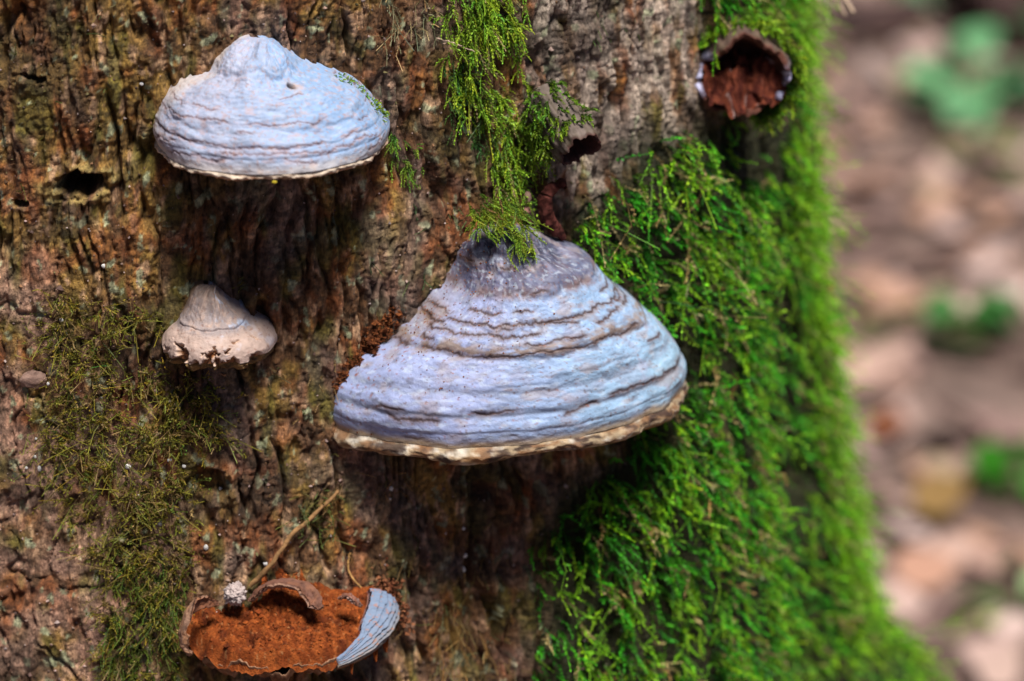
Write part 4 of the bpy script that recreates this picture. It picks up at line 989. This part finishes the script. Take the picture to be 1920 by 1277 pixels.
# moss draped over the apex of the big fungus
def on_cap(P, N, T, PH, t, ph):
    i = np.clip((t * (P.shape[0] - 1)).astype(int), 0, P.shape[0] - 1); j = np.clip(np.searchsorted(PH[0], ph), 0, P.shape[1] - 1)
    return P[i, j], N[i, j]
rng = np.random.default_rng(71); n = 230
pxs = np.concatenate([rng.normal(928, 26, 110), rng.uniform(885, 985, 80), rng.normal(972, 14, 40)]); pys = np.concatenate([rng.normal(392, 14, 110), rng.uniform(380, 425, 80), rng.normal(440, 18, 40)])
oo = FB.o + FB.n * np.interp(pys, [370, 400, 430, 480], [0.010, 0.016, 0.022, 0.030])[:, None]
rr2 = ray(pxs, pys); dd = ((oo - CAM) @ FB.n) / (rr2 @ FB.n); base = CAM + dd[:, None] * rr2
rn = rng.normal(size=(n, 3))
d0 = FB.n * 0.6 + FB.e * (0.5 * rn[:, :1] + 0.15) + DOWN * 0.3; d1 = FB.n * 0.35 + FB.e * (0.8 * rn[:, 2:3] + .25) + DOWN * (0.75 + 0.2 * rn[:, 1:2])
v, q, c, cen = shoots(base, d0, d1, 0.012 * rng.lognormal(0, .3, n), 10, 0.0020, 0.0004, np.array([0.06, 0.11, 0.006]), np.array([0.32, 0.46, 0.035]), dry=(.1, (.36, .2, .08)), rng=rng)
moss_obj([(v, q, c)], 'yellow green moss tuft draped over the peak of the largest fungus')

# moss growing over the hollow brackets
rng = np.random.default_rng(73); parts = []
for (frh, ex_, vz_, dn, rx_, ry_, ln, a_lo, a_hi, n, cA, cB) in [
        (HF[0], HF[2], HF[3], HF[1], 92 * hs, 84 * hs, 0.038, -70, 140, 650, (0.03, 0.08, 0.004), (0.30, 0.52, 0.02)),
        (HD[0], HD[2], HD[3], HD[1], 46 * hs, 42 * hs, 0.040, 70, 250, 130, (0.03, 0.07, 0.004), (0.20, 0.36, 0.02))]:
    an = np.radians(rng.uniform(a_lo, a_hi, n)); l = rng.uniform(-0.1, 0.75, n) * ln
    ra = ex_ * np.cos(an)[:, None] + vz_ * np.sin(an)[:, None]
    b_ = frh.o + ex_ * (np.cos(an) * rx_ * 1.02)[:, None] + vz_ * (np.sin(an) * ry_ * 1.02)[:, None] + dn * l[:, None]
    rn = rng.normal(size=(n, 3))
    v, q, c, _ = shoots(b_, ra * 0.8 + dn * 0.4 + 0.3 * rn, ra * 0.3 + DOWN * 0.8 + dn * 0.3 + 0.35 * rn[:, ::-1], 0.011 * rng.lognormal(0, .3, n), 9, 0.0027, 0.0007, np.array(cA), np.array(cB), rng=rng, per=2)
    parts.append((v, q, c))
moss_obj(parts, 'green moss creeping over the hollow bracket remnants')

# moss fringe and a yellow fleck on the upper fungus
rng = np.random.default_rng(75); n = 60; ii = rng.integers(130, 205, n); jj = rng.integers(225, 238, n)
v, q, c, _ = shoots(aP[ii, jj] - aN[ii, jj] * 0.001, aN[ii, jj] + 0.4 * rng.normal(size=(n, 3)), DOWN + 0.5 * rng.normal(size=(n, 3)) + FA.e * .4, 0.005 * rng.lognormal(0, .3, n), 6, 0.0018, 0.0004, np.array([0.05, 0.10, 0.006]), np.array([0.36, 0.56, 0.03]), rng=rng, per=2)
moss_obj([(v, q, c)], 'narrow bright green moss fringe on the right shoulder of the upper fungus')
blob('yellow_fleck', aP[-1, 128] + np.array([0, -0.001, -0.004]), 0.0011, lambda D: np.broadcast_to(np.array([0.40, 0.31, 0.02]), D.shape), 'tiny yellow fleck on the lower rim of the upper fungus', 'fleck', squash=(1.4, .7, .8), amp=.4, nu=12, nv=8, seed=4)

# rusty crumbs along the left edge of the big fungus, and fallen dust
rng = np.random.default_rng(81); parts = []
ico_v = np.array([[0, 0, 1], [1, 0, 0], [0, 1, 0], [-1, 0, 0], [0, -1, 0], [0, 0, -1.0]]); ico_t = np.array([[0, 1, 2], [0, 2, 3], [0, 3, 4], [0, 4, 1], [5, 2, 1], [5, 3, 2], [5, 4, 3], [5, 1, 4]])
def crumbs(pos, size, col, rng):
    n = len(pos); J = ico_v[None] * (1 + 0.4 * rng.normal(size=(n, 6, 1))) + 0.2 * rng.normal(size=(n, 6, 3))
    V = pos[:, None] + J * size[:, None, None]; T = ico_t[None] + (np.arange(n) * 6)[:, None, None]
    return V.reshape(-1, 3), T.reshape(-1, 3), np.repeat(col[:, None], 6, 1).reshape(-1, 3)
n = 1400; q = rng.random(n); lx_ = np.interp(q, [0, .3, .6, 1], [745, 715, 690, 632]); ly_ = np.interp(q, [0, .3, .6, 1], [588, 625, 655, 735])
lx_ = lx_ + rng.normal(0, 9, n); ly_ = ly_ + rng.normal(0, 9, n)
th, z, _ = pix_trunk(lx_, ly_); pos = surf(th, z, 0) + FB.n * (rng.uniform(0, 1, n) ** 2 * 0.006 * np.exp(-((q - .45) / .35) ** 2))[:, None]
c = mix((0.07, 0.020, 0.008), (0.22, 0.070, 0.022), rng.random(n))
V1, T1, C1 = crumbs(pos, rng.lognormal(-7.6, 0.6, n).clip(0.0002, 0.0018), c, rng)
tag(mesh_obj('rust_crumbs', V1, None, M_FLESH, None, C1, T1, smooth=False), 'rust red crumbs piled along the left side of the largest fungus', 'crumbs', kind='stuff')
n = 380; i = (np.clip(rng.normal(0.5, 0.22, n), 0, 0.99) * bP.shape[0]).astype(int); j = (rng.beta(0.9, 4.5, n) * bP.shape[1]).astype(int)
V1, T1, C1 = crumbs(bP[i, j] + bN[i, j] * 0.0002, rng.uniform(0.0002, 0.0006, n), mix((0.12, 0.03, 0.01), (0.34, 0.13, 0.05), rng.random(n)), rng)
tag(mesh_obj('rust_dust', V1, None, M_FLESH, None, C1, T1, smooth=False), 'fine rusty dust sprinkled on top of the largest fungus', 'dust', kind='stuff')
n = 2600; th = np.radians(rng.uniform(-24, 40, n)); z = rng.uniform(0.52, 0.96, n)
V1, T1, C1 = crumbs(surf(th, z, 0.0003), rng.lognormal(-7.6, 0.45, n), pal[rng.integers(0, 8, n)] * rng.uniform(0.25, 0.9, (n, 1)), rng)
tag(mesh_obj('bark_grit', V1, None, M_CRUMB, None, C1, T1, smooth=False), 'loose bark grit and specks caught in the furrows', 'grit', kind='stuff')
# orange crumb rim right of the broken fungus
n = 500; pxs = rng.normal(735, 14, n); pys = rng.normal(1128, 22, n) + (pxs - 735) * 0.6
th, z, _ = pix_trunk(pxs, pys)
V1, T1, C1 = crumbs(surf(th, z, 0.001) + FK.n * rng.uniform(0, .008, n)[:, None], rng.uniform(0.0005, 0.0013, n), mix((0.14, 0.04, 0.02), (0.32, 0.13, 0.06), rng.random(n)), rng)
tag(mesh_obj('fibre_crumbs', V1, None, M_FLESH, None, C1, T1, smooth=False), 'reddish crumbs heaped behind the grey crust of the broken fungus', 'crumbs', kind='stuff')

# ------------------------------------------------------------------ twigs and white flecks
def twig(pts, r0, r1, c, label, seed):
    P = []
    for (px, py, lift) in pts:
        th, z, hit = pix_trunk(px, py); P.append(surf(th, z, lift)[0])
    P = np.array(P); q = np.linspace(0, 1, 40); s = np.linspace(0, 1, len(P))
    pt = np.stack([smooth_interp(q, s, P[:, i]) for i in range(3)], -1)
    pt += 0.0006 * np.stack([noise(q * 9, 0 * q + k + .5, seed=seed) for k in range(3)], -1)
    V, Q = tube(pt, np.interp(q, [0, 1], [r0, r1]) * (1 + 0.25 * noise(q * 14, 0 * q + .3, seed=seed)), 8)
    col = np.array(c) * (0.8 + 0.5 * sst(-.4, .4, fbm(V[:, 0] * 300, V[:, 1] * 300, V[:, 2] * 300, seed=seed)))[:, None]
    tag(mesh_obj('twig', V, Q, M_TWIG, None, col), label, 'twig')
twig([(470, 1098, 0.006), (510, 1045, 0.007), (545, 998, 0.006), (585, 960, 0.007), (632, 916, 0.010)], 0.0016, 0.0011, (0.22, 0.12, 0.05), 'brown twig leaning up from the broken fungus', 91)
twig([(820, 72, 0.004), (850, 80, 0.008), (878, 92, 0.010)], 0.0005, 0.0003, (0.45, 0.32, 0.25), 'thin pale twig stuck in the hanging moss', 92)
twig([(660, 1040, 0.003), (655, 1075, 0.005), (690, 1108, 0.006), (740, 1120, 0.004)], 0.0007, 0.0004, (0.36, 0.20, 0.07), 'thin orange rootlet curving above the broken fungus', 93)
# twigs sticking out past the mossy edge at the top
for (x0, y0, x1, y1, lab) in [(1548, -30, 1600, 24, 'thicker pale twig poking out of the moss at the trunk edge'), (1545, -12, 1585, 30, 'thinner pale twig poking out of the moss at the trunk edge')]:
    o_ = cyl(math.radians(74), 0.90, trunk_R(math.radians(74), 0.90)); dpt = (o_ - CAM) @ FW
    a_ = CAM + ray(x0, y0) * dpt; b_ = CAM + ray(x1, y1) * (dpt - 0.01); q = np.linspace(0, 1, 14)[:, None]
    V, Q = tube(a_ * (1 - q) + b_ * q + np.array([0, 0, .004]) * np.sin(q * 3.1), 0.0013 if 'thicker' in lab else 0.0008, 7)
    tag(mesh_obj('twig', V, Q, M_TWIG, None, np.repeat(np.array([[0.46, 0.34, 0.25]]), len(V), 0)), lab, 'twig')
flecks = [(65, 826), (63, 860), (70, 884), (48, 880), (112, 606), (195, 500), (190, 745), (386, 1025), (240, 872), (262, 930), (318, 862), (733, 938), (735, 918), (872, 1042), (868, 990), (345, 875), (500, 1060), (415, 930), (688, 640), (870, 1070), (570, 1090), (300, 985), (90, 720), (265, 160)]
for i, (px, py) in enumerate(flecks):
    th, z, _ = pix_trunk(px, py); r = 0.0009 + 0.0010 * ((i * 37) % 11) / 11
    blob('pale_fleck', surf(th, z, r * 0.6)[0], r, lambda D: np.broadcast_to(np.array([0.66, 0.64, 0.62]) * (0.8 + 0.3 * ((i * 13) % 7) / 7), D.shape), 'tiny whitish fleck stuck to the brown bark', 'fleck', 'pale flecks on the bark', squash=(1, .6, 0.8 + 0.5 * ((i * 7) % 5) / 5), amp=0.6, freq=1.6, nu=9, nv=6, seed=i)
# loose bark scales on the left
for (px, py, r, lab) in [(62, 716, 0.0075, 'loose grey pink bark scale left of the olive moss'), (245, 640, 0.004, 'small curled pale bark scale under the small fungus cone')]:
    th, z, _ = pix_trunk(px, py)
    blob('bark_scale', surf(th, z, 0.002)[0], r, lambda D: mix((0.30, 0.19, 0.15), (0.22, 0.13, 0.10), sst(-.2, .3, fbm(D[..., 0] * 4, D[..., 1] * 4, D[..., 2] * 4))), lab, 'bark scale', squash=(1.1, 0.35, 0.7), amp=0.5, freq=1.5, nu=24, nv=16, seed=33)
